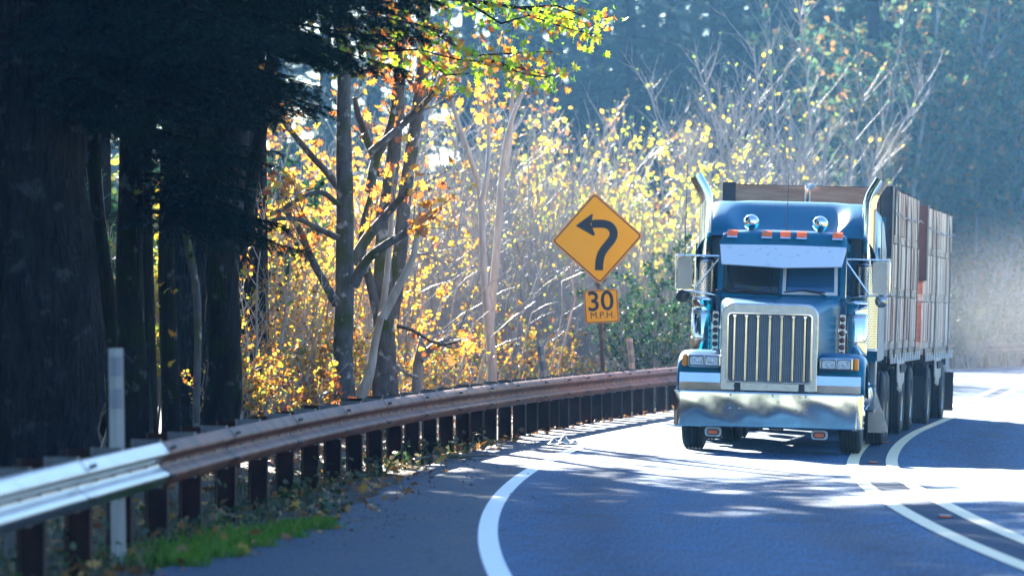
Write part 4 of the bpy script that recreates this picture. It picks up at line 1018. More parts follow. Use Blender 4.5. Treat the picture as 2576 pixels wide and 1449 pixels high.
# ------------------------------------------------------------------ the dark firs at the left, standing trunks traced at their own depth
def px(pts, Y, jit=0.0, r=None):
    return [world_at(a, b, Y + (r.uniform(-jit, jit) if r else 0)) for a, b in pts]
def trunk_tube(mb, pts, rad, n=14, sub=3, noise=.12, seed=1):
    r = random.Random(seed); P = [Vector(p) for p in pts]
    P = [P[0]] + [p + Vector((r.uniform(-.3, .3) * q, r.uniform(-.3, .3) * q, 0)) for p, q in zip(P[1:], rad[1:])]
    for _ in range(2):
        q = [P[0]]; rr_ = [rad[0]]
        for (a, b), (ra, rb_) in zip(zip(P, P[1:]), zip(rad, rad[1:])):
            q += [a.lerp(b, .25), a.lerp(b, .75)]; rr_ += [ra * .75 + rb_ * .25, ra * .25 + rb_ * .75]
        P = q + [P[-1]]; rad = rr_ + [rad[-1]]
    mb.tube(P, rad, n, (True, True), noise, r); return P
def tree_thing(name, label, cat, base, group=None):
    return empty(name, label, cat, base, (0, 0, 0), group)
def rel(mb, base):
    b = Vector(base); mb.v = [(v[0] - b.x, v[1] - b.y, v[2] - b.z) for v in mb.v]; return mb
s_ = lambda Y: Y / 10800
# big fir
Y = 42.0; base = world_at(112, 1180, Y); base.z = ground_z(base.x, base.y)
big = tree_thing('fir_tree', 'massive dark fir with rough bark standing behind the silver guardrail', 'tree', base)
mb = MB(); tp = world_at(70, -3200, Y)
trunk_tube(mb, [base - Vector((0, 0, .6)), world_at(112, 1120, Y), world_at(108, 900, Y), world_at(95, 500, Y), world_at(85, 200, Y), world_at(78, -900, Y), tp], [.72, .62, .545, .46, .40, .27, .04], 48, 3, .16)
rel(mb, base); rB = random.Random(21); segs = []
fir_boughs(rB, 26, 3.9, 7.0, 0, .24, 4, .14, segs, mb, (-1.15, .95), .20, lambda z: min(3.7, 1.5 + 1.9 * (z - 3.9)))
fir_boughs(rB, 26, 4.5, 7.0, 0, .3, 3, .17, segs, mb, (-3.6, -.2), .20, lambda z: 2.2)
fir_boughs(rB, 26, 5.0, 7.0, 0, .6, 2, .2, segs, mb, (.9, 3.0), .20, lambda z: 2.8)
near_segs = segs; far_segs = []
fir_boughs(rB, 18, 7.0, 17.5, 4.2, .8, 4, .4, far_segs, mb)
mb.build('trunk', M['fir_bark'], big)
g = np.random.default_rng(3)
nt = np.concatenate([needle_tris(near_segs, 230, .05, .0045, g), needle_tris(far_segs, 34, .2, .03, g)])
link(bpy.data.objects.new('needles', np_mesh('needles', nt, None, M['needle'])), big)
# lower drooping boughs on a second fir behind
Y = 46.0; base = world_at(335, 1120, Y); base.z = ground_z(base.x, base.y)
fir2 = tree_thing('fir_tree', 'dark mossy fir trunk right of the big fir, its drooping boughs reaching over', 'tree', base)
mb = MB(); trunk_tube(mb, [base - Vector((0, 0, .5)), world_at(335, 1060, Y), world_at(332, 800, Y), world_at(326, 420, Y), world_at(322, 0, Y), world_at(318, -2600, Y)], [.22, .175, .15, .135, .125, .03], 18, 3, .14, 2)
rel(mb, base); segs = []
fir_boughs(rB, 26, 2.9, 4.6, 0, .24, 3, .14, segs, mb, (-1.1, .5), .26, lambda z: 1.75)
fir_boughs(rB, 26, 4.3, 7.0, 0, .26, 4, .16, segs, mb, (-1.6, 1.2), .2, lambda z: 2.3)
fs2 = []; fir_boughs(rB, 16, 7.0, 15.5, 3.6, .8, 4, .4, fs2, mb)
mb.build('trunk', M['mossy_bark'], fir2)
nt = np.concatenate([needle_tris(segs, 230, .05, .0045, g), needle_tris(fs2, 34, .2, .03, g)])
link(bpy.data.objects.new('needles', np_mesh('needles', nt, None, M['needle'])), fir2)
# slim dark trunks between
def bare(label, pts, rad, Y, m, seed, group='dark trunks behind the guardrail', top=None, name='tree'):
    w = px(pts, Y); base = Vector((w[0].x, w[0].y, ground_z(w[0].x, w[0].y) - .1))
    t = tree_thing(name, label, 'tree', base, group); mb = MB(); sc = Y / 10800
    pl = [base - Vector((0, 0, .3))] + w + ([w[-1] + Vector(top)] if top else []); rd = [rad[0] * sc * 1.15] + [q * sc for q in rad] + ([rad[-1] * sc * .3] if top else [])
    trunk_tube(mb, pl, rd, 14, 2, .14, seed); rel(mb, base).build('trunk', m, t); return t
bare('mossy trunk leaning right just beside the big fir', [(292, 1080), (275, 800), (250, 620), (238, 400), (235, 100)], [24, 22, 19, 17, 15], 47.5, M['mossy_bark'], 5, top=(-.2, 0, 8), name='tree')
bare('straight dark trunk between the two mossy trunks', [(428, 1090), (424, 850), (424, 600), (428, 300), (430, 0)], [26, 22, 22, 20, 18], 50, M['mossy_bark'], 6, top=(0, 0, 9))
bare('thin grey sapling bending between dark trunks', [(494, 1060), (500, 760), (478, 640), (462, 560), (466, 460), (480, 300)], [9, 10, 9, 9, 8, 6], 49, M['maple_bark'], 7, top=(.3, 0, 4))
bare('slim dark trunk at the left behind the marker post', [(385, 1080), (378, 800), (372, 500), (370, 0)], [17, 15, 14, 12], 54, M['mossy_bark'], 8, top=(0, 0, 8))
# twisted maple that carries the overhanging branch
Y = 51.0
pts = [(548, 1090), (555, 980), (562, 800), (565, 640), (570, 500), (585, 400), (580, 300), (560, 200), (548, 60), (545, -120)]
w = px(pts, Y); base = Vector((w[0].x, w[0].y, ground_z(w[0].x, w[0].y) - .1))
tm = tree_thing('maple_tree', 'thick twisted mossy maple trunk whose leafy green branch overhangs the road edge', 'tree', base)
mb = MB(); k_ = Y / 10800
trunk_tube(mb, [base - Vector((0, 0, .3))] + w + [w[-1] + Vector((0, 0, 6))], [x * k_ for x in (60, 52, 46, 42, 42, 42, 38, 32, 30, 28, 26, 6)], 20, 3, .16, 11)
trunk_tube(mb, px([(585, 420), (612, 260), (628, 120), (640, -40), (650, -400)], Y - .3), [x * k_ for x in (30, 27, 26, 22, 8)], 14, 2, .14, 12)
trunk_tube(mb, px([(600, 640), (632, 470), (655, 330), (672, 220), (690, 140), (700, -60)], Y + .4), [x * k_ for x in (22, 19, 17, 16, 15, 12)], 14, 2, .16, 13)
# the overhanging limb: leaves the trunk above the frame and comes down to the right
rm = random.Random(31); limb0 = [world_at(640, -60, Y - .3), world_at(760, -120, Y + 2.0), world_at(900, -80, Y + 4.0), world_at(1050, -15, Y + 5.2), world_at(1200, 5, Y + 5.6), world_at(1340, 25, Y + 5.8), world_at(1480, 60, Y + 6)]
mb.tube(limb0, [.085, .07, .055, .04, .028, .018, .008], 8)
twl = []
def twig(pp, r0, Yt, n=5):
    ww = px(pp, Yt); mb.tube(ww, [r0 * (1 - i / len(ww)) + .003 for i in range(len(ww))], 5, (False, False)); twl.append(ww)
for pp in ([(900, -60), (960, 20), (1040, 60), (1130, 75)], [(880, 60), (960, 130), (1050, 125), (1150, 150), (1260, 160), (1380, 190)], [(1020, 0), (1100, 90), (1190, 140), (1290, 135), (1390, 130)], [(1180, 10), (1260, 60), (1330, 40), (1420, 70), (1500, 90)], [(760, -60), (830, 40), (900, 90), (980, 100)], [(1060, 130), (1120, 190), (1180, 185)], [(1230, 150), (1310, 185), (1370, 195), (1420, 180)], [(1300, 20), (1400, 15), (1490, 50), (1550, 40)], [(840, 60), (850, 130), (900, 150)], [(700, 60), (780, 120), (860, 150)]):
    twig(pp, .016, Y + 5 + rm.uniform(-.9, .7))
anc = []
for ww in twl + [limb0[2:]]:
    L = sum((b - a).length for a, b in zip(ww, ww[1:]))
    for _ in range(int(L * 60)):
        p, d = along(ww, rm.random() ** .8); anc.append(tuple(p + Vector((rm.gauss(0, .11), rm.gauss(0, .2), rm.gauss(-.05, .10)))))
rel(mb, base).build('trunk', M['mossy_bark'], tm)
A = np.array(anc) - np.array(base)
link(bpy.data.objects.new('leaves', leaves('overhanging_leaves', A, .108, M['mapleleaf'], np.random.default_rng(5), LOBED, .6, .5)), tm)
rm2 = random.Random(8); anc = []
for _ in range(2600):    # crown above the picture
    anc.append((rm2.gauss(.6, 1.6), rm2.gauss(-.5, 1.5), 6.6 + rm2.random() * 5.5))
link(bpy.data.objects.new('upper_leaves', leaves('upper_leaves', np.array(anc), .16, M['mapleleaf'], np.random.default_rng(6), SIMPLE, .6, .3)), tm)
# small sprigs of maple leaves low down in front of the dark trunks
def sprig(label, pts, Y, n, m, size=.12):
    w = px(pts, Y); base = Vector((w[0].x, w[0].y, ground_z(w[0].x, w[0].y))); r = random.Random(int(pts[0][0]))
    t = tree_thing('maple_sapling', label, 'sapling', base, 'maple saplings by the guardrail'); mb = MB(); pth = [base] + w
    mb.tube(pth, [.012 - .008 * i / len(pth) for i in range(len(pth))], 5); rel(mb, base).build('stem', M['fir_bark'], t)
    a = []
    for _ in range(n): p, d = along(w, r.uniform(.1, 1)); a.append(tuple(p + rv(r, .13) - base))
    link(bpy.data.objects.new('leaves', leaves('sapling_leaves', np.array(a), size, m, np.random.default_rng(n), LOBED, .3, .3)), t)
sprig('yellow maple sapling in front of the dark trunks', [(420, 960), (425, 760), (440, 720), (470, 715)], 45, 6, M['gold'], .085)
sprig('thin maple sapling with a few yellow leaves high against a dark trunk', [(372, 980), (380, 520), (392, 440), (400, 430)], 45.5, 4, M['gold'], .10)
sprig('orange maple seedling at the foot of the lichened trunk', [(845, 1080), (850, 990), (870, 975)], 60, 14, M['orange'], .15)
sprig('low orange maple seedling behind the rail blockouts', [(735, 1110), (740, 1040), (760, 1010), (790, 1000)], 57, 24, M['orange'], .15)
# ------------------------------------------------------------------ maples standing in the sun behind the guardrail
def maple(name, label, Y, stems, limbs, m, seed, leafn=0, leafm=None, leafsize=.13, base_px=None, group=None, extra_anchor=None):
    w0 = px(stems[0][0][:1], Y)[0]; base = Vector((w0.x, w0.y, ground_z(w0.x, w0.y) - .1)); t = tree_thing(name, label, 'tree', base, group)
    mb = MB(); k = Y / 10800; r = random.Random(seed); tw = []
    for i, (pts, rad, dy) in enumerate(stems):
        w = px(pts, Y + dy, .12, r); rd = [x * k for x in rad]
        if i == 0: w = [base - Vector((0, 0, .3))] + w; rd = [rd[0] * 1.3] + rd
        trunk_tube(mb, w, rd, 14, 2, .10, seed + i)
    for i, (pts, rad, dy) in enumerate(limbs):
        w = px(pts, Y + dy, .2, r); rd = [x * k for x in rad]; P = trunk_tube(mb, w, rd, 8, 2, .10, seed + 20 + i)
        for q in range(7):
            p, d = along(P, r.uniform(.35, 1)); tt = wander(r, p, d + rv(r, .8) + Vector((0, 0, .2)), r.uniform(.5, 1.3), 4, .2, .06); mb.tube(tt, [.010, .008, .006, .004, .002], 4, (False, False)); tw.append(tt)
    rel(mb, base).build('trunk', m, t)
    if leafn:
        a = []
        for _ in range(leafn):
            p, d = along(r.choice(tw), r.uniform(.2, 1)); a.append(tuple(p + rv(r, .14) - base))
        if extra_anchor is not None: a += [tuple(Vector(q) - base) for q in extra_anchor]
        link(bpy.data.objects.new('leaves', leaves(name + '_leaves', np.array(a), leafsize, leafm, np.random.default_rng(seed), LOBED, .4, .3)), t)
    return t
maple('maple_tree', 'grey maple with a straight trunk and mossy foot, left of the forked pair', 62,
      [([(868, 1005), (866, 900), (866, 760), (866, 620), (865, 480), (860, 330), (863, 170), (862, 0), (866, -300)], [31, 25, 24, 23, 22, 19, 17, 15, 10], 0)],
      [([(886, 660), (915, 610), (948, 565), (990, 520), (1030, 475)], [15, 14, 12, 10, 7], .5), ([(888, 722), (915, 655), (960, 620), (1030, 580), (1050, 572)], [14, 12, 11, 9, 6], -.5),
       ([(846, 765), (810, 700), (775, 640), (755, 570), (715, 530)], [12, 10, 9, 8, 5], -.6), ([(858, 480), (820, 430), (790, 400), (700, 290), (670, 260)], [11, 9, 8, 6, 4], .6),
       ([(852, 600), (790, 570), (740, 545), (640, 560)], [8, 7, 6, 3], -1.2), ([(868, 190), (905, 188), (945, 165), (985, 120)], [9, 8, 7, 5], .4), ([(858, 520), (800, 470), (690, 540), (650, 548)], [7, 6, 5, 3], -1.4)],
      M['maple_bark'], 41, 420, M['orange'], .13)
maple('maple_tree', 'dark forked maple with several stems right of the straight maple', 64.5,
      [([(975, 1000), (972, 860), (966, 700), (960, 560), (985, 400), (998, 260), (1010, 120), (1015, -250)], [34, 27, 24, 20, 18, 16, 15, 10], 0),
       ([(985, 800), (1000, 650), (1012, 520), (1030, 380), (1050, 250), (1066, 110), (1075, -250)], [20, 19, 17, 16, 15, 14, 9], .5),
       ([(935, 900), (955, 820), (930, 700), (905, 640), (912, 560), (935, 480)], [8, 12, 12, 11, 9, 6], -.4)],
      [([(958, 440), (930, 370), (905, 300), (890, 245)], [10, 9, 8, 6], .3), ([(930, 480), (945, 400), (975, 340), (990, 270)], [13, 12, 10, 7], -.5), ([(930, 385), (985, 340), (1040, 290), (1090, 235), (1120, 205)], [9, 9, 8, 7, 4], -.8),
       ([(1020, 300), (1060, 270), (1090, 230), (1110, 190)], [7, 6, 5, 3], .6), ([(1000, 820), (1040, 830), (1100, 870), (1150, 860)], [5, 4, 3, 2], -.5), ([(1010, 300), (1010, 200), (1000, 140)], [8, 7, 6], 1)],
      M['maple_bark'], 51, 260, M['orange'], .13)
maple('dead_tree', 'bare grey dead stem leaning against the forked maple', 63.5,
      [([(905, 1000), (930, 940), (945, 850), (962, 790), (980, 640), (990, 480), (992, 420)], [16, 12, 10, 9, 7, 5, 3], 0), ([(962, 800), (1000, 720), (1035, 660), (1048, 600), (1060, 520), (1064, 470)], [12, 11, 9, 7, 5, 3], -.3)],
      [([(1040, 650), (1030, 640), (1070, 640)], [6, 4, 3], 0)], M['pale_bark'], 61)
maple('tree_stump', 'broken grey stump with one stub branch beside the forked maple', 67,
      [([(1050, 1000), (1054, 920), (1060, 870), (1064, 845)], [15, 13, 12, 8], 0)], [([(1060, 905), (1085, 875), (1118, 858)], [9, 9, 8], -.2), ([(1052, 950), (1020, 940), (990, 915)], [5, 4, 3], -.3)], M['grey_bark'], 71)
maple('maple_tree', 'slender pale maple with two rising forks left of the yellow sign', 78,
      [([(1237, 980), (1238, 900), (1225, 800), (1214, 650), (1210, 480), (1185, 400), (1150, 300), (1120, 200), (1100, 60)], [14, 12, 11, 9, 8, 7, 6, 5, 3], 0), ([(1230, 860), (1244, 720), (1254, 560), (1260, 440), (1275, 340), (1300, 260), (1335, 205)], [10, 10, 9, 8, 7, 5, 3], .4)],
      [([(1256, 470), (1275, 420), (1285, 320), (1290, 200)], [8, 7, 6, 4], .5), ([(1212, 500), (1228, 440), (1232, 330), (1220, 200)], [7, 6, 5, 3], -.5)], M['pale_bark'], 81, 160, M['gold'], .12)
# ------------------------------------------------------------------ thickets
VINE = plant_protos('vine_maple', [dict(seed=101, H=6.5, stems=10, spread=.42, r0=.045, twigs=20, leaf_n=620, leaf_t0=.35), dict(seed=102, H=7.0, stems=12, spread=.5, r0=.04, twigs=20, leaf_n=480, leaf_t0=.45, lean=(.2, 0, 0)), dict(seed=103, H=5.6, stems=9, spread=.6, r0=.04, twigs=20, leaf_n=760, leaf_t0=.25)], M['pale_bark'], M['gold'], .125)
VINEY = [(a, leaves('vine_leaves_yellow', [tuple(v.co) for v in list(b.vertices)[::8]], .13, M['yellowgreen'], np.random.default_rng(i))) for i, (a, b) in enumerate(VINE)]
VINEO = [(a, leaves('vine_leaves_orange', [tuple(v.co) for v in list(b.vertices)[4::8]], .125, M['mixed'], np.random.default_rng(i + 9))) for i, (a, b) in enumerate(VINE)]
DENSE = plant_protos('leafy_maple', [dict(seed=104, H=6.5, stems=8, spread=.45, r0=.04, twigs=15, leaf_n=1250, leaf_t0=.25), dict(seed=105, H=5.8, stems=8, spread=.5, r0=.04, twigs=15, leaf_n=1350, leaf_t0=.2)], M['grey_bark'], M['gold'], .125)
UNDER = plant_protos('undergrowth', [dict(seed=111, H=2.6, stems=10, spread=.9, r0=.018, twigs=9, leaf_n=900, leaf_t0=.0), dict(seed=112, H=3.2, stems=9, spread=.7, r0=.02, twigs=9, leaf_n=1000, leaf_t0=.1)], M['grey_bark'], M['mixed'], .12)
UNDERG = plant_protos('green_bush', [dict(seed=121, H=3.4, stems=11, spread=.7, r0=.02, twigs=10, leaf_n=2200, leaf_t0=.0), dict(seed=122, H=4.2, stems=10, spread=.6, r0=.025, twigs=10, leaf_n=2400, leaf_t0=.0)], M['grey_bark'], M['green'], .11)
BARE = plant_protos('bare_shrub', [dict(seed=131, H=8.5, stems=12, spread=.45, r0=.06, twigs=34, leaf_n=110, leaf_t0=.5, twigL=(.8, 2.2)), dict(seed=132, H=7.5, stems=10, spread=.55, r0=.055, twigs=34, leaf_n=150, leaf_t0=.4, twigL=(.8, 2.0))], M['bare_bark'], M['yellowgreen'], .10)
DUSK = plant_protos('bank_tree', [dict(seed=141, H=11.5, stems=6, spread=.35, r0=.10, twigs=30, leaf_n=4200, leaf_t0=.15, twigL=(1.0, 3.2)), dict(seed=142, H=9.5, stems=7, spread=.45, r0=.055, twigs=34, leaf_n=4200, leaf_t0=.1, twigL=(1.0, 2.8))], M['grey_bark'], M['duskleaf'], .24)
rp = random.Random(55)
def scatter(n, fx, fy, name, label, cat, protos, group, sc=(.85, 1.15)):
    for i in range(n):
        x, y = fx(i), fy(i); put(name, label, cat, protos, i, x, y, rp.uniform(*sc), rp.uniform(0, 6.28), group)
def at_px(pxl, Y): return (pxl - 1288) / 10800 * Y
# spots given as (picture column, distance, scale)
def spots(lst, name, label, cat, protos, group):
    for i, (p, Y, sc) in enumerate(lst): put(name, label, cat, protos, i, at_px(p, Y), Y, sc, rp.uniform(0, 6.28), group)
spots([(640, 70, .75), (700, 76, .85), (760, 68, .62), (800, 84, .95), (860, 78, .8), (900, 90, 1.0), (700, 92, 1.05), (600, 84, .95), (980, 80, .7), (1040, 92, .95), (760, 104, 1.2)], 'vine_maple', 'golden leaved vine maple in the sunlit thicket behind the two grey maples', 'small tree', DENSE, 'golden vine maples behind the grey maples')
spots([(640, 60, .55), (720, 63, .5), (600, 66, .7), (800, 70, .55), (900, 72, .6)], 'vine_maple', 'mixed orange and green vine maple low in front of the golden thicket', 'small tree', VINEO, 'orange vine maples low in the thicket')
spots([(1120, 96, 1.05), (1190, 104, 1.1), (1330, 108, 1.15), (1240, 116, 1.25), (1380, 118, 1.2)], 'vine_maple', 'pale stemmed vine maple with thin golden leaves between the grey maples and the sign', 'small tree', VINE, 'thin golden vine maples left of the sign')
spots([(1420, 98, .95), (1500, 104, 1.05), (1580, 98, 1.0), (1650, 104, 1.02), (1720, 98, .86), (1560, 112, 1.12), (1690, 114, 1.0), (1790, 106, .80), (1460, 116, 1.15)], 'vine_maple', 'bright yellow vine maple in the sunny clump above and behind the road sign', 'small tree', VINEY, 'yellow vine maples behind the sign')
spots([(1480, 120, 1.1), (1600, 124, 1.15), (1700, 122, 1.1), (1790, 124, 1.1), (1380, 126, 1.2)], 'vine_maple', 'orange vine maple at the back of the sunny clump', 'small tree', VINEO, 'orange vine maples at the back')
spots([(1860, 118, 1.1), (1930, 114, 1.2), (1990, 120, 1.25), (2050, 116, .85), (1620, 94, .60), (1700, 92, .55), (1500, 90, .5), (1380, 100, .8), (1290, 96, .7), (1160, 90, .75), (1090, 98, .85), (1230, 108, .95), (1440, 108, .85), (1330, 88, .6), (1800, 112, .9), (1200, 84, .6), (1130, 86, .65), (1260, 92, .8), (1400, 94, .75), (1100, 106, 1.0), (1300, 104, .95)], 'bare_shrub', 'pale bare many stemmed shrub in the clearing between sign and truck', 'shrub', BARE, 'bare pale shrubs in the clearing')
spots([(1600, 82, .75), (1660, 84, .8), (1720, 86, .85), (1780, 90, .8), (1840, 96, .8), (1940, 104, .9), (2060, 118, .9), (2160, 130, 1.0)], 'green_bush', 'dark green bush low behind the sign post and truck', 'bush', UNDERG, 'green bushes behind the sign and truck')
spots([(620, 56, .5), (690, 57, .55), (760, 60, .55), (830, 66, .6), (1000, 72, .55), (1090, 74, .5), (1180, 80, .6), (1290, 82, .65), (1370, 84, .55), (930, 68, .5), (1440, 86, .6), (560, 62, .8), (660, 66, .8)], 'undergrowth_bush', 'low autumn coloured undergrowth along the back of the guardrail', 'bush', UNDER, 'undergrowth bushes along the guardrail')
spots([(230, 62, 1.0), (300, 66, 1.1), (390, 64, 1.0), (470, 68, 1.1), (260, 74, 1.3), (420, 76, 1.4), (540, 72, 1.2), (0, 60, 1.0), (100, 70, 1.3), (-60, 66, 1.2)], 'green_bush', 'green and yellow bush glowing between the dark trunks', 'bush', [(a, leaves('bush_leaves', [tuple(v.co) for v in list(b.vertices)[::8]], .12, M['green'] if i else M['yellowgreen'], np.random.default_rng(77 + i))) for i, (a, b) in enumerate(UNDERG)], 'bushes between the dark trunks')
spots([(2230, 152, 1.2), (2300, 156, 1.2), (2370, 160, 1.35), (2440, 156, 1.2), (2510, 162, 1.4), (2570, 158, 1.3), (2640, 163, 1.3), (2280, 170, 1.4), (2420, 174, 1.5), (2540, 172, 1.5), (2700, 168, 1.4), (2190, 166, 1.2)], 'bank_tree', 'hazy muted green tree with orange touches on the bank at the right', 'tree', DUSK, 'hazy bank trees at the right')
spots([(2420, 150, .7), (2480, 152, .6), (2540, 148, .7), (2600, 150, .7), (2395, 140, .8), (2440, 138, .55), (2500, 150, .8), (2570, 152, .8), (2330, 146, .9), (2250, 142, .9), (2290, 138, 1.0), (2360, 148, .8), (2545, 150, .6), (2480, 147, .5), (2640, 152, .9), (2520, 160, 1.1), (2450, 158, 1.1)], 'green_bush', 'green bush low by the far bend of the road', 'bush', UNDERG, 'bushes at the far bend')
# dead pale sticks slung across the thicket
a_r = random.Random(90); sticks = MB()
for i in range(26):
    X0 = a_r.uniform(1020, 1460); Yd = a_r.uniform(74, 92); y0 = a_r.uniform(640, 930); L = a_r.uniform(60, 170); an = a_r.uniform(.3, .75)
    o = MB(); p = world_at(X0, y0, Yd); q = world_at(X0 + L * math.cos(an), y0 - L * math.sin(an), Yd + a_r.uniform(-.4, .4)); gz = ground_z(p.x, p.y)
    st = wander(a_r, Vector((p.x - .4, p.y, gz - .1)), (p - Vector((p.x - .4, p.y, gz))), (p.z - gz) + .3, 4, .06); st[-1] = p
    o.tube(st + [p.lerp(q, .5) + Vector((0, 0, .04)), q], [.016, .015, .014, .013, .012, .010, .005], 6)
    b = Vector((st[0].x, st[0].y, gz)); t = rel(o, b).build('dead_sapling', M['pale_bark']); t.location = b
    tag(t, 'thin pale dead sapling arching through the sunlit thicket', 'dead sapling', 'dead pale saplings in the thicket')
# ------------------------------------------------------------------ tall firs behind everything, and firs that shade the road
for i, (p, Y, sc) in enumerate([(1500, 176, 1.0), (1590, 168, .95), (1690, 182, 1.05), (1800, 172, .95), (1900, 188, 1.1), (2010, 176, 1.0), (2110, 190, 1.1), (2192, 158, 1.1), (2290, 178, 1.05), (2400, 186, 1.1), (2500, 176, 1.1), (2590, 190, 1.1), (1400, 190, 1.0), (1290, 178, .95), (1180, 190, 1.05), (1060, 180, 1.0), (940, 194, 1.0), (820, 182, 1.0), (700, 170, 1.0), (2690, 172, 1.1), (2790, 190, 1.1), (580, 160, 1.0), (460, 172, 1.0), (320, 150, 1.0), (180, 166, 1.0), (40, 150, 1.0), (2060, 205, 1.1), (1750, 208, 1.1), (1560, 206, 1.1), (1350, 212, 1.1), (1640, 198, 1.1), (1850, 200, 1.15), (1950, 214, 1.2), (2150, 212, 1.2), (1450, 206, 1.1), (1710, 222, 1.2), (1250, 206, 1.1)]):
    lab = 'tall dark fir with a thick trunk above the trailers' if p == 2192 else 'tall hazy fir in the wood behind the clearing'
    fir(lab, i, at_px(p, Y), Y, sc, rp.uniform(0, 6.28), None if p == 2192 else 'tall firs behind the clearing')
for i, (x, y, sc) in enumerate([(-8.2, 50.0, 1.0), (-9.5, 56.5, 1.0), (-13, 49, 1.0), (-6.4, 57.5, .95), (-8.6, 44, .9), (-12.5, 60, 1.05), (-11, 38, 1.0), (-7.5, 34, .95), (-15, 53, 1.0), (-16, 42, 1.0), (-9, 27, 1.0)]):
    fir('dark fir at the left edge of the wood beside the road', i, x, y, sc, rp.uniform(0, 6.28), 'dark firs at the left edge', SHADEFIR)
for i, (x, y, sc) in enumerate([(-4.2, 57.5, 1.0), (-4.0, 63.0, 1.0), (-6.6, 66.5, 1.05), (-7.6, 60.5, 1.0), (-9.6, 66.0, 1.05), (-11.5, 72.0, 1.0)]):
    fir('tall fir behind the twisted maple, its crown high above the road', i, x, y, sc, rp.uniform(0, 6.28), 'tall high crowned firs behind the maples', HIGHFIR)
for i, (x, y, sc) in enumerate([(14.5, 168, 1.0), (18, 165, 1.05), (22, 170, 1.1), (27, 176, 1.05), (31, 182, 1.1)]):
    fir('hazy fir at the back of the bank on the right', i, x, y, sc, rp.uniform(0, 6.28), 'hazy firs at the back of the right bank')
# trees on the far side of the road and behind the viewer (seen only in the chrome)
FSP = [(a, leaves('far_side_leaves', [tuple(v.co) for v in list(b.vertices)[::8]], .20, M['yellowgreen'], np.random.default_rng(7 + j))) for j, (a, b) in enumerate(DUSK)]
for i, (x, y, sc) in enumerate([(30, 24, .8), (46, 44, 1.0), (48, 58, 1.0), (46, 74, 1.1), (44, 92, 1.1), (22, 12, .8), (30, -4, .9), (19, 2, .9), (36, 18, 1.2), (26, -14, 1.1), (34, 36, 1.2), (40, 0, 1.3)]):
    put('bank_tree', 'yellow green tree on the far side of the road', 'tree', FSP, i, x, y, sc, i * 1.3, 'trees on the far side of the road')
for i, (x, y, sc) in enumerate([(-14, 8, 1.0), (-9, -12, 1.0), (-3, -30, 1.0), (6, -42, 1.0), (-18, -6, 1.0), (-12, -26, 1.0), (16, -46, .9), (-1, -24, 1.0), (3, -33, 1.0), (10, -52, 1.1), (-7, -38, 1.1), (24, -40, 1.0), (28, -22, 1.0), (-5, -52, 1.1)]):
    fir('dark fir behind the viewer', i, x, y, sc, i * 1.7, 'dark firs behind the viewer', SHADEFIR)
# ------------------------------------------------------------------ roadside stuff
def blades(name, fn, N, h, w, m, label, cat, kindlab=True, seed=1):
    g = np.random.default_rng(seed); P = np.array([fn(g) for _ in range(N)]); hh = h * g.uniform(.45, 1.2, N); az = g.uniform(0, 6.28, N); ln = g.uniform(.1, .6, N)
    d = np.stack([np.cos(az), np.sin(az), np.zeros(N)], 1); sd = np.stack([-np.sin(az), np.cos(az), np.zeros(N)], 1) * w
    up = np.array([0, 0, 1.0])[None] * hh[:, None]; b = d * (hh * ln)[:, None]
    V = np.stack([P - sd, P + sd, P + up * .6 + b * .35 + sd * .7, P + up + b, P + up * .6 + b * .35 - sd * .7], 1)
    o = link(bpy.data.objects.new(name, np_mesh(name, V, None, m))); tag(o, label, cat, None, 'stuff'); return o
def in_patch(g):     # bright grass patch on the verge, between the weeds and the asphalt
    while True:
        t = g.random(); Y = 29.5 + 6.2 * t; x = Xedge(Y) + .05 - abs(g.normal()) * .36 * (1 - abs(2 * t - 1) ** 3) + .16 * math.sin(Y * 7) * math.sin(Y * 2.3) + .05 * g.normal(); 
        if math.sin(x * 23 + Y * 3) * math.sin(Y * 11 - x * 5) > -.55: return (x, Y, max(ground_z(x, Y), -.045))
blades('grass_patch', in_patch, 6500, .11, .0035, M['grass'], 'bright green patch of short grass at the edge of the shoulder', 'grass', seed=2)  # vivid blade colour stands in for a sun spot on the verge
def in_weeds(g):
    while True:
        Y = 20 + 38 * g.random() ** 1.3; a, b = Xr(Y) - 1.3, Xedge(Y) - .05
        if Y > 36: b = Xr(Y) + .12
        x = a + (b - a) * g.random(); dens = 1 if Y < 42 else .5
        if g.random() < dens: return (x, Y, ground_z(x, Y))
blades('weeds', in_weeds, 2600, .16, .0035, M['weed'], 'tangled green and straw weeds under the guardrail', 'weeds', seed=3)
g = np.random.default_rng(15); A = []
while len(A) < 5200:
    Y = 20 + 90 * g.random(); x = Xr(Y) - abs(g.normal()) * 3.2 + (.3 if Y < 60 else 0); A.append((x, Y, ground_z(x, Y) + g.random() * .10))
for _ in range(170):
    Y = 28 + 34 * g.random(); x = Xedge(Y) + g.normal() * .22; A.append((x, Y, max(ground_z(x, Y), .0) + .012))
A = np.array(A); lo = link(bpy.data.objects.new('leaf_litter', leaves('leaf_litter', A, .10, M['litter'], g, LOBED, 2.2))); tag(lo, 'fallen brown and yellow leaves on the forest floor', 'fallen leaves', None, 'stuff')
A = []
while len(A) < 1600:     # broad weed leaves along the rail foot
    Y = 24 + 34 * g.random(); x = (Xedge(Y) if Y < 40 else Xr(Y)) - abs(g.normal()) * .45 - (.5 if Y < 37 else 0); A.append((x, Y, ground_z(x, Y) + abs(g.normal()) * .12))
bl = link(bpy.data.objects.new('broadleaf_weeds', leaves('broadleaf_weeds', np.array(A), .075, M['weed'], g, SIMPLE, 1.0))); tag(bl, 'small broad leaved weeds at the foot of the guardrail', 'weeds', None, 'stuff')
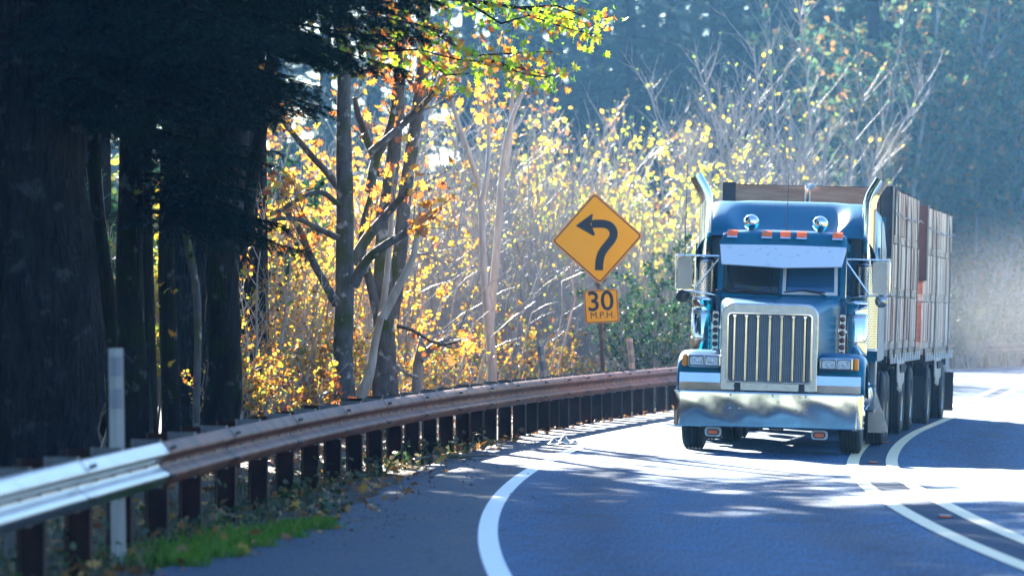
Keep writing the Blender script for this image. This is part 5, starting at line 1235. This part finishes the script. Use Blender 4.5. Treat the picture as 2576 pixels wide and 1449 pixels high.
# crumbs of soil and grit on the shoulder
N = 900; P = []
while len(P) < N:
    Y = 31 + 27 * g.random(); d = abs(g.normal()) * .55; x = Xedge(Y) + d
    if x < Xw(Y) + .4: P.append((x, Y, .004))
P = np.array(P); tet = np.array([(1, 0, -.2), (-.5, .87, -.2), (-.5, -.87, -.2), (0, 0, .9)]); F3 = [(0, 1, 3), (1, 2, 3), (2, 0, 3)]
sz = .0065 * g.lognormal(0, .5, N); an = g.uniform(0, 6.28, N); V = []
for f in F3:
    q = tet[list(f)]; c, s = np.cos(an)[:, None], np.sin(an)[:, None]
    V.append(np.stack([P[:, 0:1] + sz[:, None] * (q[None, :, 0] * c - q[None, :, 1] * s), P[:, 1:2] + sz[:, None] * (q[None, :, 0] * s + q[None, :, 1] * c), P[:, 2:3] + sz[:, None] * (q[None, :, 2] + .2)], 2))
go = link(bpy.data.objects.new('grit', np_mesh('grit', np.concatenate(V), None, M['gravel']))); tag(go, 'dark crumbs of soil and grit scattered on the shoulder', 'grit', None, 'stuff')
# a fallen stick with leaves at the rail foot and a crumpled bag near the white line
rs = random.Random(6); b = Vector((Xr(51.6) + .32, 51.6, 0)); a = MB()
a.tube([(-.5, -.6, .02), (-.1, -.2, .05), (.25, .2, .04), (.5, .5, .03)], [.022, .02, .016, .008], 7); a.tube([(.1, .05, .04), (.16, .1, .16), (.20, .08, .30)], [.014, .012, .006], 6); a.tube([(-.2, -.3, .04), (.1, -.5, .03), (.4, -.55, .02)], [.012, .01, .004], 6)
fs = a.build('fallen_branch', M['maple_bark']); fs.location = b; tag(fs, 'broken grey branch lying at the foot of the guardrail posts', 'branch')
b = Vector((Xw(57.6) - .32, 57.6, .004)); a = MB()
a.grid(lambda u, v: ((u - .5) * .46 + .03 * math.sin(v * 11), (v - .5) * .5, .004 + .085 * (math.sin(math.pi * u) * math.sin(math.pi * v)) * (1 + .5 * math.sin(u * 19 + v * 7)) * (.5 + .5 * math.sin(v * 13 + 1))), 22, 18)
pb = a.build('plastic_bag', M['wpost']); pb.location = b; tag(pb, 'crumpled pale plastic bag on the shoulder beside the white line', 'litter'); q = pb.modifiers.new('thickness', 'SOLIDIFY'); q.thickness = .002
# ------------------------------------------------------------------ air
def volume_box(name, lo, hi, color, density, aniso, label):
    a = MB(); lo, hi = Vector(lo), Vector(hi); a.box((lo + hi) / 2, hi - lo)
    t = NT(name); v = t.n('ShaderNodeVolumePrincipled'); v.inputs['Color'].default_value = (*color, 1); v.inputs['Density'].default_value = density; v.inputs['Anisotropy'].default_value = aniso
    t.l(v.outputs[0], t.out.inputs['Volume'])
    o = a.build(name, t.m); tag(o, label, 'haze', None, 'stuff'); return o
HAZE = True
if HAZE: volume_box('haze', (-260, -70, -3), (260, 330, 48), (0.22, 0.55, 1.0), 0.00033, 0.3, 'bluish sunlit haze hanging in the wood')

def puff(name, c, r, color, dens, label, seed=1, aniso=.3):
    bm = bmesh.new(); bmesh.ops.create_icosphere(bm, subdivisions=4, radius=1.0); rr2 = random.Random(seed); ph = [rr2.uniform(0, 6) for _ in range(6)]
    for v in bm.verts:
        n = v.co.copy(); q = 1 + .16 * math.sin(n.x * 4 + ph[0]) * math.sin(n.y * 3.5 + ph[1]) + .12 * math.sin(n.z * 5 + ph[2] + n.x * 3)
        v.co = Vector((n.x * r[0] * q, n.y * r[1] * q, n.z * r[2] * q))
    me = bpy.data.meshes.new(name); bm.to_mesh(me); bm.free()
    t = NT(name); v = t.n('ShaderNodeVolumePrincipled'); v.inputs['Color'].default_value = (*color, 1); v.inputs['Anisotropy'].default_value = aniso
    # densest at the heart, gone before the skin
    tc = t.n('ShaderNodeTexCoord'); mp = t.n('ShaderNodeMapping'); mp.inputs['Scale'].default_value = (1 / r[0], 1 / r[1], 1 / r[2]); t.l(tc.outputs['Object'], mp.inputs[0])
    ln = t.n('ShaderNodeVectorMath', operation='LENGTH'); t.l(mp.outputs[0], ln.inputs[0])
    mr = t.n('ShaderNodeMapRange'); mr.interpolation_type = 'SMOOTHSTEP'; mr.inputs[1].default_value = .05; mr.inputs[2].default_value = .72; mr.inputs[3].default_value = dens; mr.inputs[4].default_value = 0; t.l(ln.outputs['Value'], mr.inputs[0])
    t.l(mr.outputs[0], v.inputs['Density']); t.l(v.outputs[0], t.out.inputs['Volume'])
    me.materials.append(t.m); o = link(bpy.data.objects.new(name, me)); o.location = c; tag(o, label, 'smoke', None, 'stuff'); return o
puff('road_dust', (12.5, 104, 1.6), (6.5, 15, 4.2), (0.85, 0.80, 0.76), .008, 'pale dust hanging over the road behind the rear trailer', 2)
tw_ = Matrix.Translation(truck.location) @ truck.rotation_euler.to_matrix().to_4x4()
for s, sd in ((-1, 'left'), (1, 'right')): puff('exhaust_smoke', tw_ @ Vector((s * 1.35, 3.5, 4.15)), (.42, .5, .62), (0.55, 0.48, 0.36), .13, f'faint brown exhaust haze above the {sd} stack', 3 + s)
